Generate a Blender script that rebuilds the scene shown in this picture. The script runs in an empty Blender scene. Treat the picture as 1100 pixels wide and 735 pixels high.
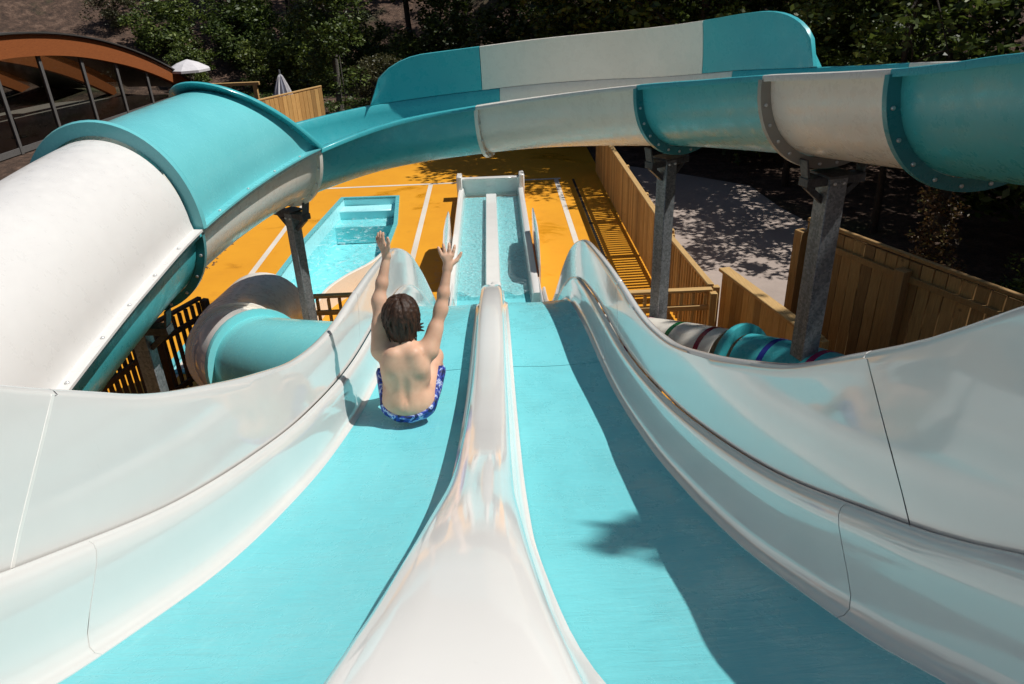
import bpy, math, random
import numpy as np
from mathutils import Vector, Matrix
rnd = random.Random(7)
nr = np.random.RandomState(11)
S = bpy.context.scene
COL = S.collection
R = math.radians

# ------------------------------------------------------------------ materials
def mat(name):
    m = bpy.data.materials.new(name); m.use_nodes = True
    nt = m.node_tree; b = nt.nodes['Principled BSDF']
    return m, nt, b
def N(nt, t, **kw):
    n = nt.nodes.new(t)
    for k, v in kw.items():
        if k in n.inputs: n.inputs[k].default_value = v
        else: setattr(n, k, v)
    return n
def L(nt, a, b): nt.links.new(a, b)
def ramp(nt, fac, stops):
    r = nt.nodes.new('ShaderNodeValToRGB'); e = r.color_ramp.elements
    while len(e) < len(stops): e.new(0.5)
    for el, (p, c) in zip(e, stops): el.position = p; el.color = (*c, 1) if len(c) == 3 else c
    L(nt, fac, r.inputs[0]); return r.outputs[0]
def coords(nt, scale=(1, 1, 1), rot=(0, 0, 0)):
    tc = nt.nodes.new('ShaderNodeTexCoord'); mp = nt.nodes.new('ShaderNodeMapping')
    mp.inputs['Scale'].default_value = scale; mp.inputs['Rotation'].default_value = rot
    L(nt, tc.outputs['Object'], mp.inputs[0]); return mp.outputs[0]
def noise(nt, vec, scale, detail=4, rough=.55, dist=0):
    n = N(nt, 'ShaderNodeTexNoise', Scale=scale, Detail=detail, Roughness=rough, Distortion=dist)
    L(nt, vec, n.inputs['Vector']); return n.outputs[0]
def bump(nt, b, h, strength, dist=.02, normal='Normal'):
    n = N(nt, 'ShaderNodeBump', Strength=strength, Distance=dist)
    L(nt, h, n.inputs['Height']); L(nt, n.outputs[0], b.inputs[normal])
def mix(nt, fac, a, b, blend='MIX'):
    m = nt.nodes.new('ShaderNodeMix'); m.data_type = 'RGBA'; m.blend_type = blend
    for s, v in ((0, fac), (6, a), (7, b)):
        if hasattr(v, 'is_linked') or hasattr(v, 'links'): L(nt, v, m.inputs[s])
        else: m.inputs[s].default_value = v if s == 0 else (*v, 1)
    return m.outputs[2]

def gelcoat(name, c, c2, rough=.12, wave=.004, specks=True, coat=.35):
    m, nt, b = mat(name)
    v = coords(nt)
    n1 = noise(nt, v, 1.7, 5, .6)
    col = ramp(nt, n1, [(.3, c2), (.7, c)])
    if specks:
        sp = noise(nt, coords(nt, (1, 1, .35)), 23, 6, .7)
        f = ramp(nt, sp, [(.67, (0, 0, 0)), (.82, (.42, .42, .42))])
        sm = mix(nt, f, col, tuple(x * .72 for x in c2)); col = sm
    L(nt, col, b.inputs['Base Color'])
    rr = noise(nt, v, 9, 6, .7)
    L(nt, ramp(nt, rr, [(.35, (rough * .6,) * 3), (.75, (rough * 1.9,) * 3)]), b.inputs['Roughness'])
    b.inputs['Coat Weight'].default_value = coat; b.inputs['Coat Roughness'].default_value = .04
    h = noise(nt, v, 3.0, 3, .5)
    bump(nt, b, h, .35, wave)
    return m
WHITE = gelcoat('white_gelcoat', (.80, .785, .75), (.74, .725, .69), .10, .003)
WALLW = gelcoat('polished_white_gelcoat', (.70, .69, .665), (.655, .645, .62), .085, .002, coat=.38)
SHELLW = gelcoat('matt_white_shell', (.79, .745, .665), (.73, .685, .605), .28, .004, coat=.1)
DOMEW = gelcoat('cream_cover', (.70, .685, .66), (.67, .655, .63), .35, .004, False, .1)
DIVW = gelcoat('white_divider_gelcoat', (.80, .785, .755), (.76, .745, .715), .085, .0015, True, .34)
TURQ = gelcoat('turquoise_gelcoat', (.155, .54, .57), (.13, .49, .525), .22, .004, True, .15)
TURQS = gelcoat('turquoise_shell', (.06, .43, .47), (.05, .385, .43), .3, .005, False, .08)
TURQT = gelcoat('brightened_turquoise_tube', (.20, .64, .67), (.175, .59, .625), .22, .004, True, .2)  # brighter copy of the turquoise, making up for dim light on the tube
TURQD = gelcoat('dark_turquoise_flange', (.04, .27, .30), (.03, .22, .25), .3, .003, coat=.1)
GREYF = gelcoat('grey_flange', (.36, .34, .30), (.30, .285, .25), .4, .003, coat=0)

def lane_mat():
    m, nt, b = mat('wet_turquoise_lane')
    v = coords(nt)
    c = ramp(nt, noise(nt, coords(nt, (1.2, .35, 1)), 2.2, 6, .6), [(.3, (.155, .555, .605)), (.7, (.185, .61, .655))])
    scr = noise(nt, coords(nt, (20, .55, 2)), 3.0, 7, .72)
    c = mix(nt, ramp(nt, scr, [(.56, (0, 0, 0)), (.76, (.6, .6, .6))]), c, (.24, .66, .69))
    du = noise(nt, coords(nt, (1.1, .6, 1)), 1.6, 9, .7, 1.0); c = mix(nt, ramp(nt, du, [(.52, (0, 0, 0)), (.74, (.25, .25, .25))]), c, (.09, .41, .46))
    L(nt, c, b.inputs['Base Color'])
    rr = noise(nt, coords(nt, (2.2, .9, 1)), 3, 6, .65)
    L(nt, ramp(nt, rr, [(.35, (.16,) * 3), (.7, (.48,) * 3)]), b.inputs['Roughness'])
    h1 = noise(nt, coords(nt, (1.5, 5, 2)), 5, 5, .65, .6)
    bump(nt, b, h1, .34, .012)
    b.inputs['Specular IOR Level'].default_value = .12
    wet = noise(nt, coords(nt, (1.6, .45, 1)), 2.4, 5, .6, .8)
    L(nt, ramp(nt, wet, [(.50, (.0,) * 3), (.62, (.2,) * 3)]), b.inputs['Coat Weight']); b.inputs['Coat Roughness'].default_value = .05
    h2 = noise(nt, coords(nt, (3, 1.3, 2)), 9, 4, .6, 1.5); bump(nt, b, h2, .35, .010, 'Coat Normal')
    return m
LANE = lane_mat()

def deck_mat():
    m, nt, b = mat('orange_pool_deck')
    v = coords(nt)
    c = ramp(nt, noise(nt, v, .7, 7, .62), [(.28, (.66, .275, .008)), (.72, (.76, .34, .012))])
    st = noise(nt, v, 3.5, 8, .7)
    c = mix(nt, ramp(nt, st, [(.56, (0, 0, 0)), (.80, (.5, .5, .5))]), c, (.46, .18, .016))
    w2 = noise(nt, v, .55, 8, .72, .5); wm = ramp(nt, w2, [(.56, (0, 0, 0)), (.63, (.55, .55, .55))])
    c = mix(nt, wm, c, (.50, .20, .010))
    L(nt, c, b.inputs['Base Color']); L(nt, ramp(nt, w2, [(.56, (.66, .66, .66)), (.64, (.25, .25, .25))]), b.inputs['Roughness'])
    bump(nt, b, noise(nt, v, 130, 3, .6), .3, .004)
    return m
def plain_ground(name, c1, c2, s=6, rough=.9, bs=60, bd=.01, bst=.6, s2=.5):
    m, nt, b = mat(name); v = coords(nt)
    a = noise(nt, v, s, 9, .7); bb = noise(nt, v, s2, 4, .6)
    c = ramp(nt, a, [(.25, c1), (.75, c2)])
    c = mix(nt, ramp(nt, bb, [(.35, (0, 0, 0)), (.7, (.6, .6, .6))]), c, tuple(x * .62 for x in c1))
    L(nt, c, b.inputs['Base Color']); b.inputs['Roughness'].default_value = rough
    bump(nt, b, noise(nt, v, bs, 5, .7), bst, bd)
    return m
DECK = deck_mat()
PAINT = plain_ground('white_line_paint', (.70, .63, .53), (.80, .74, .66), 14, .6, 120, .003, .3)
PATH = plain_ground('pinkish_path', (.36, .29, .25), (.47, .385, .335), 8, .9, 90, .008, .5)
GRAVEL = plain_ground('brown_gravel', (.14, .07, .028), (.38, .21, .10), 30, .95, 40, .04, .9)
def hill_mat():
    m, nt, b = mat('leaf_litter_ground'); v = coords(nt)
    a = noise(nt, v, 2.2, 10, .75); l = noise(nt, coords(nt, (1, 1, .5)), .22, 6, .6)
    c = ramp(nt, a, [(.32, (.016, .010, .007)), (.52, (.10, .058, .038)), (.72, (.26, .165, .115))])
    g = ramp(nt, noise(nt, v, 3.1, 9, .75), [(.3, (.012, .02, .006)), (.7, (.06, .085, .02))])
    c = mix(nt, ramp(nt, l, [(.58, (0, 0, 0)), (.68, (.8, .8, .8))]), c, g)
    L(nt, c, b.inputs['Base Color']); b.inputs['Roughness'].default_value = .95
    bump(nt, b, a, 1, .25)
    return m
HILL = hill_mat()

def wood_mat(name, c1, c2, axis='Z', knots=True):
    m, nt, b = mat(name)
    sc = {'Z': (9, 9, .7), 'X': (.7, 9, 9), 'Y': (9, .7, 9)}[axis]
    geo = nt.nodes.new('ShaderNodeNewGeometry')
    tc = nt.nodes.new('ShaderNodeTexCoord'); ad = N(nt, 'ShaderNodeVectorMath', operation='ADD')
    ml = N(nt, 'ShaderNodeMath', operation='MULTIPLY'); L(nt, geo.outputs['Random Per Island'], ml.inputs[0]); ml.inputs[1].default_value = 37.
    L(nt, tc.outputs['Object'], ad.inputs[0]); L(nt, ml.outputs[0], ad.inputs[1])
    mp = nt.nodes.new('ShaderNodeMapping'); mp.inputs['Scale'].default_value = sc; L(nt, ad.outputs[0], mp.inputs[0])
    g = noise(nt, mp.outputs[0], 6, 8, .65, .8)
    c = ramp(nt, g, [(.30, c1), (.66, c2)])
    hv = ramp(nt, geo.outputs['Random Per Island'], [(0, (.50, .47, .43)), (.35, (.80, .74, .66)), (.7, (.92, .93, .90)), (1, (1.08, 1.04, .98))])
    c = mix(nt, 1., c, hv, 'MULTIPLY')
    kn = N(nt, 'ShaderNodeTexVoronoi', Scale=3.2); L(nt, ad.outputs[0], kn.inputs['Vector'])
    c = mix(nt, ramp(nt, kn.outputs['Distance'], [(.03, (.8, .8, .8)), (.085, (0, 0, 0))]), c, tuple(x * .35 for x in c1))
    L(nt, c, b.inputs['Base Color']); b.inputs['Roughness'].default_value = .75
    bump(nt, b, g, .5, .004)
    return m
WOOD = wood_mat('larch_boards', (.44, .265, .085), (.66, .43, .175))
WOODB = wood_mat('brown_boards', (.27, .155, .055), (.46, .28, .11))  # darker, browner than the larch boards
WOODX = wood_mat('larch_rail_cross', (.46, .28, .10), (.64, .43, .19), 'X')
WOODY = wood_mat('larch_rail_long', (.46, .28, .10), (.64, .43, .19), 'Y')
DARKW = wood_mat('shade_dark_timber', (.035, .022, .013), (.085, .052, .03))  # shade under the flume cover is put into this dark slat colour
GLULAM = wood_mat('red_brown_glulam', (.25, .066, .012), (.36, .105, .022), 'Y')

def steel_mat(name, c1, c2, rough=.5, metal=.55):
    m, nt, b = mat(name); v = coords(nt)
    vo = N(nt, 'ShaderNodeTexVoronoi', Scale=55.); L(nt, v, vo.inputs['Vector'])
    c = ramp(nt, vo.outputs['Color'], [(.2, c1), (.8, c2)])
    st = noise(nt, coords(nt, (6, 6, .5)), 3, 6, .7)
    c = mix(nt, ramp(nt, st, [(.5, (0, 0, 0)), (.75, (.5, .5, .5))]), c, tuple(x * .55 for x in c1))
    L(nt, c, b.inputs['Base Color']); b.inputs['Metallic'].default_value = metal
    L(nt, ramp(nt, st, [(.3, (rough * .7,) * 3), (.7, (rough * 1.3,) * 3)]), b.inputs['Roughness'])
    return m
STEEL = steel_mat('galvanised_steel', (.17, .19, .20), (.30, .325, .34), .5, .45)
DSTEEL = steel_mat('dark_steel', (.05, .055, .06), (.085, .09, .095), .5, .3)
BOLT = steel_mat('bolt_steel', (.62, .63, .63), (.75, .76, .76), .35, .7)
GMET = steel_mat('grey_painted_metal', (.13, .125, .12), (.17, .165, .16), .45, .2)

def flat(name, c, rough=.6, c2=None, s=8, **kw):
    m, nt, b = mat(name)
    L(nt, ramp(nt, noise(nt, coords(nt), s, 6, .65), [(.3, c), (.7, c2 or tuple(x * .82 for x in c))]), b.inputs['Base Color'])
    b.inputs['Roughness'].default_value = rough
    for k, v in kw.items(): b.inputs[k].default_value = v
    return m
DARK = flat('rail_shadow_dark', (.02, .017, .015), .7)  # near black for the painted shadow of the fence rail
ROOFM = flat('grey_roof_sheet', (.07, .068, .065), .45, s=3)
CANVAS = flat('off_white_canvas', (.66, .64, .66), .85)
CANVASG = flat('grey_canvas_stripe', (.26, .27, .33), .85)
BLUEF = flat('blue_mesh_fabric', (.03, .07, .22), .7)
RED = flat('red_band', (.28, .012, .03), .25); GREEN = flat('green_band', (.008, .12, .035), .25)
BLUE = flat('blue_band', (.02, .03, .26), .25); MAG = flat('magenta_band', (.24, .015, .10), .25)
SEAL = flat('dark_joint_seal', (.05, .05, .05), .7)
PWHITE = flat('pale_joint_seal', (.80, .78, .74), .4)
BARK = plain_ground('bark', (.022, .016, .011), (.06, .045, .033), 9, .95, 25, .03, .9)
BARKP = plain_ground('pale_bark', (.11, .10, .085), (.20, .185, .16), 9, .95, 25, .03, .9)

def glass_mat():
    m = bpy.data.materials.new('window_glass'); m.use_nodes = True; nt = m.node_tree
    out = nt.nodes['Material Output']; nt.nodes.remove(nt.nodes['Principled BSDF'])
    tr = N(nt, 'ShaderNodeBsdfTransparent', Color=(.80, .82, .81, 1)); gl = N(nt, 'ShaderNodeBsdfGlossy', Roughness=.02)
    fr = N(nt, 'ShaderNodeFresnel', IOR=1.52); mx = nt.nodes.new('ShaderNodeMixShader')
    L(nt, fr.outputs[0], mx.inputs[0]); L(nt, tr.outputs[0], mx.inputs[1]); L(nt, gl.outputs[0], mx.inputs[2]); L(nt, mx.outputs[0], out.inputs[0])
    return m
GLASS = glass_mat()
def water_mat(name, tint, sc, st, foam):
    m = bpy.data.materials.new(name); m.use_nodes = True; nt = m.node_tree
    out = nt.nodes['Material Output']; pb = nt.nodes['Principled BSDF']
    v = coords(nt)
    h = noise(nt, v, sc, 5, .62, 1.2)
    bp = N(nt, 'ShaderNodeBump', Strength=st, Distance=.05); L(nt, h, bp.inputs['Height'])
    tr = N(nt, 'ShaderNodeBsdfTransparent', Color=(*tint, 1)); gl = N(nt, 'ShaderNodeBsdfGlossy', Roughness=.05)
    L(nt, bp.outputs[0], gl.inputs['Normal'])
    fr = N(nt, 'ShaderNodeFresnel', IOR=1.33); L(nt, bp.outputs[0], fr.inputs['Normal'])
    mx = nt.nodes.new('ShaderNodeMixShader')
    L(nt, fr.outputs[0], mx.inputs[0]); L(nt, tr.outputs[0], mx.inputs[1]); L(nt, gl.outputs[0], mx.inputs[2])
    pb.inputs['Base Color'].default_value = (.72, .85, .86, 1); pb.inputs['Roughness'].default_value = .5
    f = noise(nt, coords(nt, (1, 1, 1)), sc * 1.3, 9, .75, 2.5)
    mx2 = nt.nodes.new('ShaderNodeMixShader')
    L(nt, ramp(nt, f, [(foam, (0, 0, 0)), (foam + .16, (.75, .75, .75))]), mx2.inputs[0]); L(nt, mx.outputs[0], mx2.inputs[1]); L(nt, pb.outputs[0], mx2.inputs[2])
    L(nt, mx2.outputs[0], out.inputs[0])
    return m
WATER = water_mat('pool_water', (.74, .97, .985), 2.6, .5, .53)
WATER2 = water_mat('trough_water', (.86, .99, 1.0), 13, .7, .53)
LINER = gelcoat('pool_liner', (.46, .86, .88), (.40, .81, .85), .3, .003, False, .1)

def leaf_mat(name, lo, hi, hi2=None):
    m = bpy.data.materials.new(name); m.use_nodes = True; nt = m.node_tree
    b = nt.nodes['Principled BSDF']; out = nt.nodes['Material Output']
    geo = nt.nodes.new('ShaderNodeNewGeometry')
    c = ramp(nt, geo.outputs['Random Per Island'], [(0, lo), (.75, hi), (1, hi2 or hi)])
    oi = nt.nodes.new('ShaderNodeObjectInfo')
    c = mix(nt, 1., c, ramp(nt, oi.outputs['Random'], [(0, (.7, .75, .7)), (1, (1.1, 1.05, 1.0))]), 'MULTIPLY')
    L(nt, c, b.inputs['Base Color']); b.inputs['Roughness'].default_value = .5
    t = nt.nodes.new('ShaderNodeBsdfTranslucent'); L(nt, c, t.inputs[0])
    mx = nt.nodes.new('ShaderNodeMixShader'); mx.inputs[0].default_value = .3
    L(nt, b.outputs[0], mx.inputs[1]); L(nt, t.outputs[0], mx.inputs[2]); L(nt, mx.outputs[0], out.inputs[0])
    return m
LEAFD = leaf_mat('dark_leaves', (.022, .040, .007), (.08, .12, .02), (.17, .22, .04))
LEAFM = leaf_mat('mid_green_leaves', (.028, .05, .008), (.10, .15, .026), (.19, .24, .05))
LEAFY = leaf_mat('yellow_green_leaves', (.04, .065, .008), (.13, .175, .028), (.24, .29, .06))
LEAFO = leaf_mat('olive_leaves', (.03, .032, .010), (.085, .085, .03), (.14, .13, .06))
GRASSM = leaf_mat('grass_blades', (.02, .04, .006), (.07, .12, .02), (.13, .19, .04))

# ------------------------------------------------------------------ object helpers
def tag(o, label=None, cat=None, group=None, kind=None):
    if label: o['label'] = label
    if cat: o['category'] = cat
    if group: o['group'] = group
    if kind: o['kind'] = kind
    return o
def empty(name, loc, label, cat, group=None):
    o = bpy.data.objects.new(name, None); COL.objects.link(o); o.location = loc; o.empty_display_size = .2
    return tag(o, label, cat, group)
def root_loc(p):
    v = Vector((0, 0, 0))
    while p is not None: v += p.location; p = p.parent
    return np.array(v)
def mesh(name, V, F, m, parent=None, smooth=True, angle=40, loc=None):
    """V in world coordinates; the object keeps its parent's origin."""
    V = np.asarray(V, float).reshape(-1, 3)
    off = root_loc(parent) if parent is not None else (np.array(loc, float) if loc is not None else np.zeros(3))
    me = bpy.data.meshes.new(name); me.from_pydata((V - off).tolist(), [], F)
    me.validate(); me.update()
    import bmesh
    bm = bmesh.new(); bm.from_mesh(me); bmesh.ops.recalc_face_normals(bm, faces=bm.faces); bm.to_mesh(me); bm.free()
    if smooth:
        me.shade_smooth(); me.set_sharp_from_angle(angle=R(angle))
    me.materials.append(m)
    o = bpy.data.objects.new(name, me); COL.objects.link(o)
    if parent is not None: o.parent = parent
    elif loc is not None: o.location = loc
    return o
class MB:
    def __init__(s): s.V = []; s.F = []
    def add(s, V, F):
        k = len(s.V); s.V += [tuple(v) for v in V]; s.F += [tuple(i + k for i in f) for f in F]; return s
    def box(s, c, size, rz=0, rx=0, ry=0, bev=0.0):
        h = np.array(size) / 2.
        M = np.array((Matrix.Rotation(rz, 3, 'Z') @ Matrix.Rotation(ry, 3, 'Y') @ Matrix.Rotation(rx, 3, 'X')))
        if bev <= 0:
            P = np.array([(x, y, z) for x in (-1, 1) for y in (-1, 1) for z in (-1, 1)]) * h
            F = [(0, 1, 3, 2), (4, 6, 7, 5), (0, 4, 5, 1), (2, 3, 7, 6), (0, 2, 6, 4), (1, 5, 7, 3)]
        else:
            b = min(bev, *(h * .45)); P = []; idx = {}
            for x in (-1, 1):
                for y in (-1, 1):
                    for z in (-1, 1):
                        for a in range(3):
                            q = np.array([x, y, z]) * (h - b); q[a] = (x, y, z)[a] * h[a]
                            idx[(x, y, z, a)] = len(P); P.append(q)
            P = np.array(P); F = []
            for a in range(3):
                b1, b2 = [i for i in range(3) if i != a]
                for sgn in (-1, 1):
                    ring = []
                    for u, w in ((-1, -1), (1, -1), (1, 1), (-1, 1)):
                        k = [0, 0, 0]; k[a] = sgn; k[b1] = u; k[b2] = w; ring.append(idx[(*k, a)])
                    F.append(tuple(ring))
                for u in (-1, 1):
                    for w in (-1, 1):
                        k0 = [0, 0, 0]; k1 = [0, 0, 0]; k0[a] = -1; k1[a] = 1
                        for k in (k0, k1): k[b1] = u; k[b2] = w
                        F.append((idx[(*k0, b1)], idx[(*k1, b1)], idx[(*k1, b2)], idx[(*k0, b2)]))
            for x in (-1, 1):
                for y in (-1, 1):
                    for z in (-1, 1): F.append(tuple(idx[(x, y, z, a)] for a in range(3)))
        return s.add(P @ M.T + np.array(c), F)
    def beam(s, a, b, w, h, bev=.004, up=(0, 0, 1)):
        """box from a to b, w wide sideways, h along up"""
        a = np.array(a, float); b = np.array(b, float); d = b - a; ln = np.linalg.norm(d); d /= ln
        u = np.array(up, float); sd = np.cross(d, u); sd /= np.linalg.norm(sd); u = np.cross(sd, d)
        t = MB().box((0, 0, 0), (ln, w, h), bev=bev); P = np.array(t.V)
        return s.add((a + b) / 2 + P[:, :1] * d + P[:, 1:2] * (-sd) + P[:, 2:] * u, t.F)
    def tube(s, pts, rad, n=10, cap=True):
        pts = [np.array(p, float) for p in pts]; rad = rad if hasattr(rad, '__len__') else [rad] * len(pts)
        V = []; F = []; ref = np.array((0.31, .17, .93))
        for i, p in enumerate(pts):
            d = pts[min(i + 1, len(pts) - 1)] - pts[max(i - 1, 0)]; d = d / np.linalg.norm(d)
            u = np.cross(d, ref); u /= np.linalg.norm(u); w = np.cross(d, u)
            for k in range(n):
                a = 2 * math.pi * k / n; V.append(p + rad[i] * (math.cos(a) * u + math.sin(a) * w))
        for i in range(len(pts) - 1):
            for k in range(n):
                F.append((i * n + k, i * n + (k + 1) % n, (i + 1) * n + (k + 1) % n, (i + 1) * n + k))
        if cap: F.append(tuple(range(n))[::-1]); F.append(tuple((len(pts) - 1) * n + k for k in range(n)))
        return s.add(V, F)
    def build(s, name, m, parent=None, **kw): return mesh(name, s.V, s.F, m, parent, **kw)
def grid(rows, closed=False, caps=False):
    """loft rows of equal length"""
    rows = [np.asarray(r, float) for r in rows]; n = len(rows[0]); V = np.concatenate(rows); F = []
    for i in range(len(rows) - 1):
        for k in range(n if closed else n - 1):
            F.append((i * n + k, i * n + (k + 1) % n, (i + 1) * n + (k + 1) % n, (i + 1) * n + k))
    if caps:
        F.append(tuple(range(n))[::-1]); F.append(tuple((len(rows) - 1) * n + k for k in range(n)))
    return V, F
def copy_tree(o, parent=None):
    c = o.copy(); COL.objects.link(c)
    if parent is not None: c.parent = parent
    for ch in list(o.children): copy_tree(ch, c)
    return c
def pchip(knots):
    x = np.array([k[0] for k in knots], float); y = np.array([k[1] for k in knots], float)
    h = np.diff(x); d = np.diff(y) / h; m = np.zeros_like(x)
    for i in range(1, len(x) - 1):
        if d[i - 1] * d[i] > 0:
            w1 = 2 * h[i] + h[i - 1]; w2 = h[i] + 2 * h[i - 1]; m[i] = (w1 + w2) / (w1 / d[i - 1] + w2 / d[i])
    m[0] = d[0]; m[-1] = d[-1]
    def f(t):
        t = np.clip(np.asarray(t, float), x[0], x[-1]); i = np.clip(np.searchsorted(x, t) - 1, 0, len(h) - 1)
        s = (t - x[i]) / h[i]
        return ((1 + 2 * s) * (1 - s) ** 2 * y[i] + s * (1 - s) ** 2 * h[i] * m[i] + s * s * (3 - 2 * s) * y[i + 1] + s * s * (s - 1) * h[i] * m[i + 1])
    return f
def catmull(P, per=8):
    P = np.array(P, float); out = []
    Q = np.vstack([2 * P[0] - P[1], P, 2 * P[-1] - P[-2]])
    for i in range(1, len(Q) - 2):
        p0, p1, p2, p3 = Q[i - 1:i + 3]
        for k in range(per):
            t = k / per
            out.append(.5 * (2 * p1 + (p2 - p0) * t + (2 * p0 - 5 * p1 + 4 * p2 - p3) * t ** 2 + (3 * p1 - p0 - 3 * p2 + p3) * t ** 3))
    out.append(P[-1]); return np.array(out)

# ------------------------------------------------------------------ camera
f_px = 795.
def nz(v): v = np.array(v, float); return v / np.linalg.norm(v)
yc = nz([522 - 550., 367.5 + 40., -f_px]); zc = np.array([-62., 1552.5, 795.]); zc = nz(zc - yc * zc.dot(yc)); xc = np.cross(yc, zc)
cam = bpy.data.cameras.new('camera'); co = bpy.data.objects.new('camera', cam); COL.objects.link(co)
M = Matrix.Identity(4)
for i, r in enumerate((xc, yc, zc)):
    for j in range(3): M[i][j] = float(r[j])
M.translation = (0, 0, 5.0); co.matrix_world = M
cam.sensor_width = 36; cam.lens = 36 * f_px / 1100.; cam.clip_start = .05; cam.clip_end = 1500
S.camera = co

# ------------------------------------------------------------------ light
w = bpy.data.worlds.new('World'); S.world = w; w.use_nodes = True
nt = w.node_tree; bg = nt.nodes['Background']
sky = nt.nodes.new('ShaderNodeTexSky'); sky.sky_type = 'NISHITA'; sky.sun_disc = False
EL, AZ = 58., 2.
sky.sun_elevation = R(EL); sky.sun_rotation = R(90 - AZ); sky.air_density = 1.0; sky.dust_density = .6
L(nt, sky.outputs[0], bg.inputs[0]); bg.inputs[1].default_value = .05
sd = Vector((math.cos(R(EL)) * math.cos(R(AZ)), math.cos(R(EL)) * math.sin(R(AZ)), math.sin(R(EL))))
sl = bpy.data.lights.new('sun', 'SUN'); sl.energy = 4.6; sl.angle = R(.5); sl.color = (1, .965, .91)
so = bpy.data.objects.new('sun', sl); COL.objects.link(so); so.rotation_euler = sd.to_track_quat('Z', 'Y').to_euler()
S.view_settings.view_transform = 'Standard'; S.view_settings.look = 'None'; S.view_settings.exposure = 0.0; S.view_settings.gamma = 1
S.view_settings.use_curve_mapping = False
S.cycles.max_bounces = 10; S.cycles.transparent_max_bounces = 12; S.cycles.use_denoising = True
S.cycles.caustics_reflective = False; S.cycles.caustics_refractive = False; S.cycles.sample_clamp_indirect = 6

# ------------------------------------------------------------------ setting
def hill_z(x, y):
    d = np.hypot(x, y)
    st = np.where(x > 4, 27., 40.)
    k = 1 / (1 + np.exp(-(x - 2) / 2.5)); st = 40 * (1 - k) + 26 * k
    t = np.maximum(0, d - st)
    return .52 * t * t / (t + 5) * np.where(t > 60, 60 / np.maximum(t, 1), 1) + 0.10 * np.sin(x * .9 + y * .31) * np.clip(t / 4, 0, 1)
def terrain():
    xs = np.concatenate([np.linspace(-240, -60, 14), np.linspace(-56, 56, 113), np.linspace(60, 240, 14)])
    ys = np.concatenate([np.linspace(-60, 14, 20), np.linspace(16, 90, 112), np.linspace(95, 260, 18)])
    X, Y = np.meshgrid(xs, ys); Z = hill_z(X, Y) - .012
    # a hole-free dip keeps the ground sheet below the pool basin
    inpool = (X > -5.5) & (X < -1.2) & (Y > 9) & (Y < 19.5); Z = np.where(inpool, -2.2, Z)
    rows = [np.stack([X[i], Y[i], Z[i]], 1) for i in range(len(ys))]
    V, F = grid(rows); return mesh('ground', V, F, HILL, angle=180)
POOL = [(-3.72, 17.75), (-2.45, 17.70), (-2.27, 15.6), (-2.30, 13.1), (-2.42, 12.5), (-2.75, 11.95), (-3.02, 11.3), (-3.02, 9.3), (-4.75, 9.3), (-4.72, 11.7), (-4.45, 12.35), (-4.05, 12.68), (-3.98, 14.7)]
tag(terrain(), kind='structure')
def poly_with_hole(name, outer, hole, z, m):
    import bmesh
    bm = bmesh.new()
    def ring(p):
        vs = [bm.verts.new((x, y, z)) for x, y in p]; return [bm.edges.new((vs[i], vs[(i + 1) % len(vs)])) for i in range(len(vs))]
    e = ring(outer) + (ring(hole) if hole else [])
    bmesh.ops.triangle_fill(bm, edges=e, use_beauty=True)
    for fc in bm.faces:
        fc.normal_update()
        if fc.normal.z < 0: fc.normal_flip()
    me = bpy.data.meshes.new(name); bm.to_mesh(me); bm.free(); me.materials.append(m)
    o = bpy.data.objects.new(name, me); COL.objects.link(o); return o
deck_out = [(-5.6, 3.0), (2.75, 3.0), (2.75, 22.3), (-5.75, 22.3)]
tag(poly_with_hole('pool_deck', deck_out, POOL, 0.0, DECK), kind='structure')
def sheet(name, pts, z, m): return tag(poly_with_hole(name, pts, None, z, m), kind='structure')
for x in (-1.67, 1.54, -4.63):
    sheet('deck_line', [(x - .055, 3.2), (x + .055, 3.2), (x + .055, 18.74), (x - .055, 18.74)], .004, PAINT)
sheet('deck_line', [(-5.6, 18.75), (1.66, 18.75), (1.66, 18.86), (-5.6, 18.86)], .004, PAINT)
sheet('footpath', [(2.78, 2), (10.5, 2), (8.2, 9), (6.6, 13.5), (6.2, 15.6), (6.1, 17.4), (4.9, 18.6), (3.8, 19.6), (2.78, 20.4)], .0, PATH)
sheet('gravel_bed', [(-11, 4), (-5.63, 4), (-5.78, 22.3), (-11, 22.3)], .0, GRAVEL)

# loose stones over the gravel bed
def stones():
    V = []; F = []
    for i in range(2600):
        x = nr.uniform(-8.5, -5.5); y = nr.uniform(9, 17); r = nr.uniform(.012, .04)
        k = len(V); a0 = nr.uniform(0, 6)
        for a in range(5): V.append((x + r * math.cos(a0 + a * 1.257), y + r * .8 * math.sin(a0 + a * 1.257), 0.0))
        V.append((x, y, r * .8)); F += [(k + a, k + (a + 1) % 5, k + 5) for a in range(5)]
    return tag(mesh('gravel_stones', V, F, GRAVEL, smooth=False), 'loose brown stones along the edge of the orange deck', kind='stuff')
stones()

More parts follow.
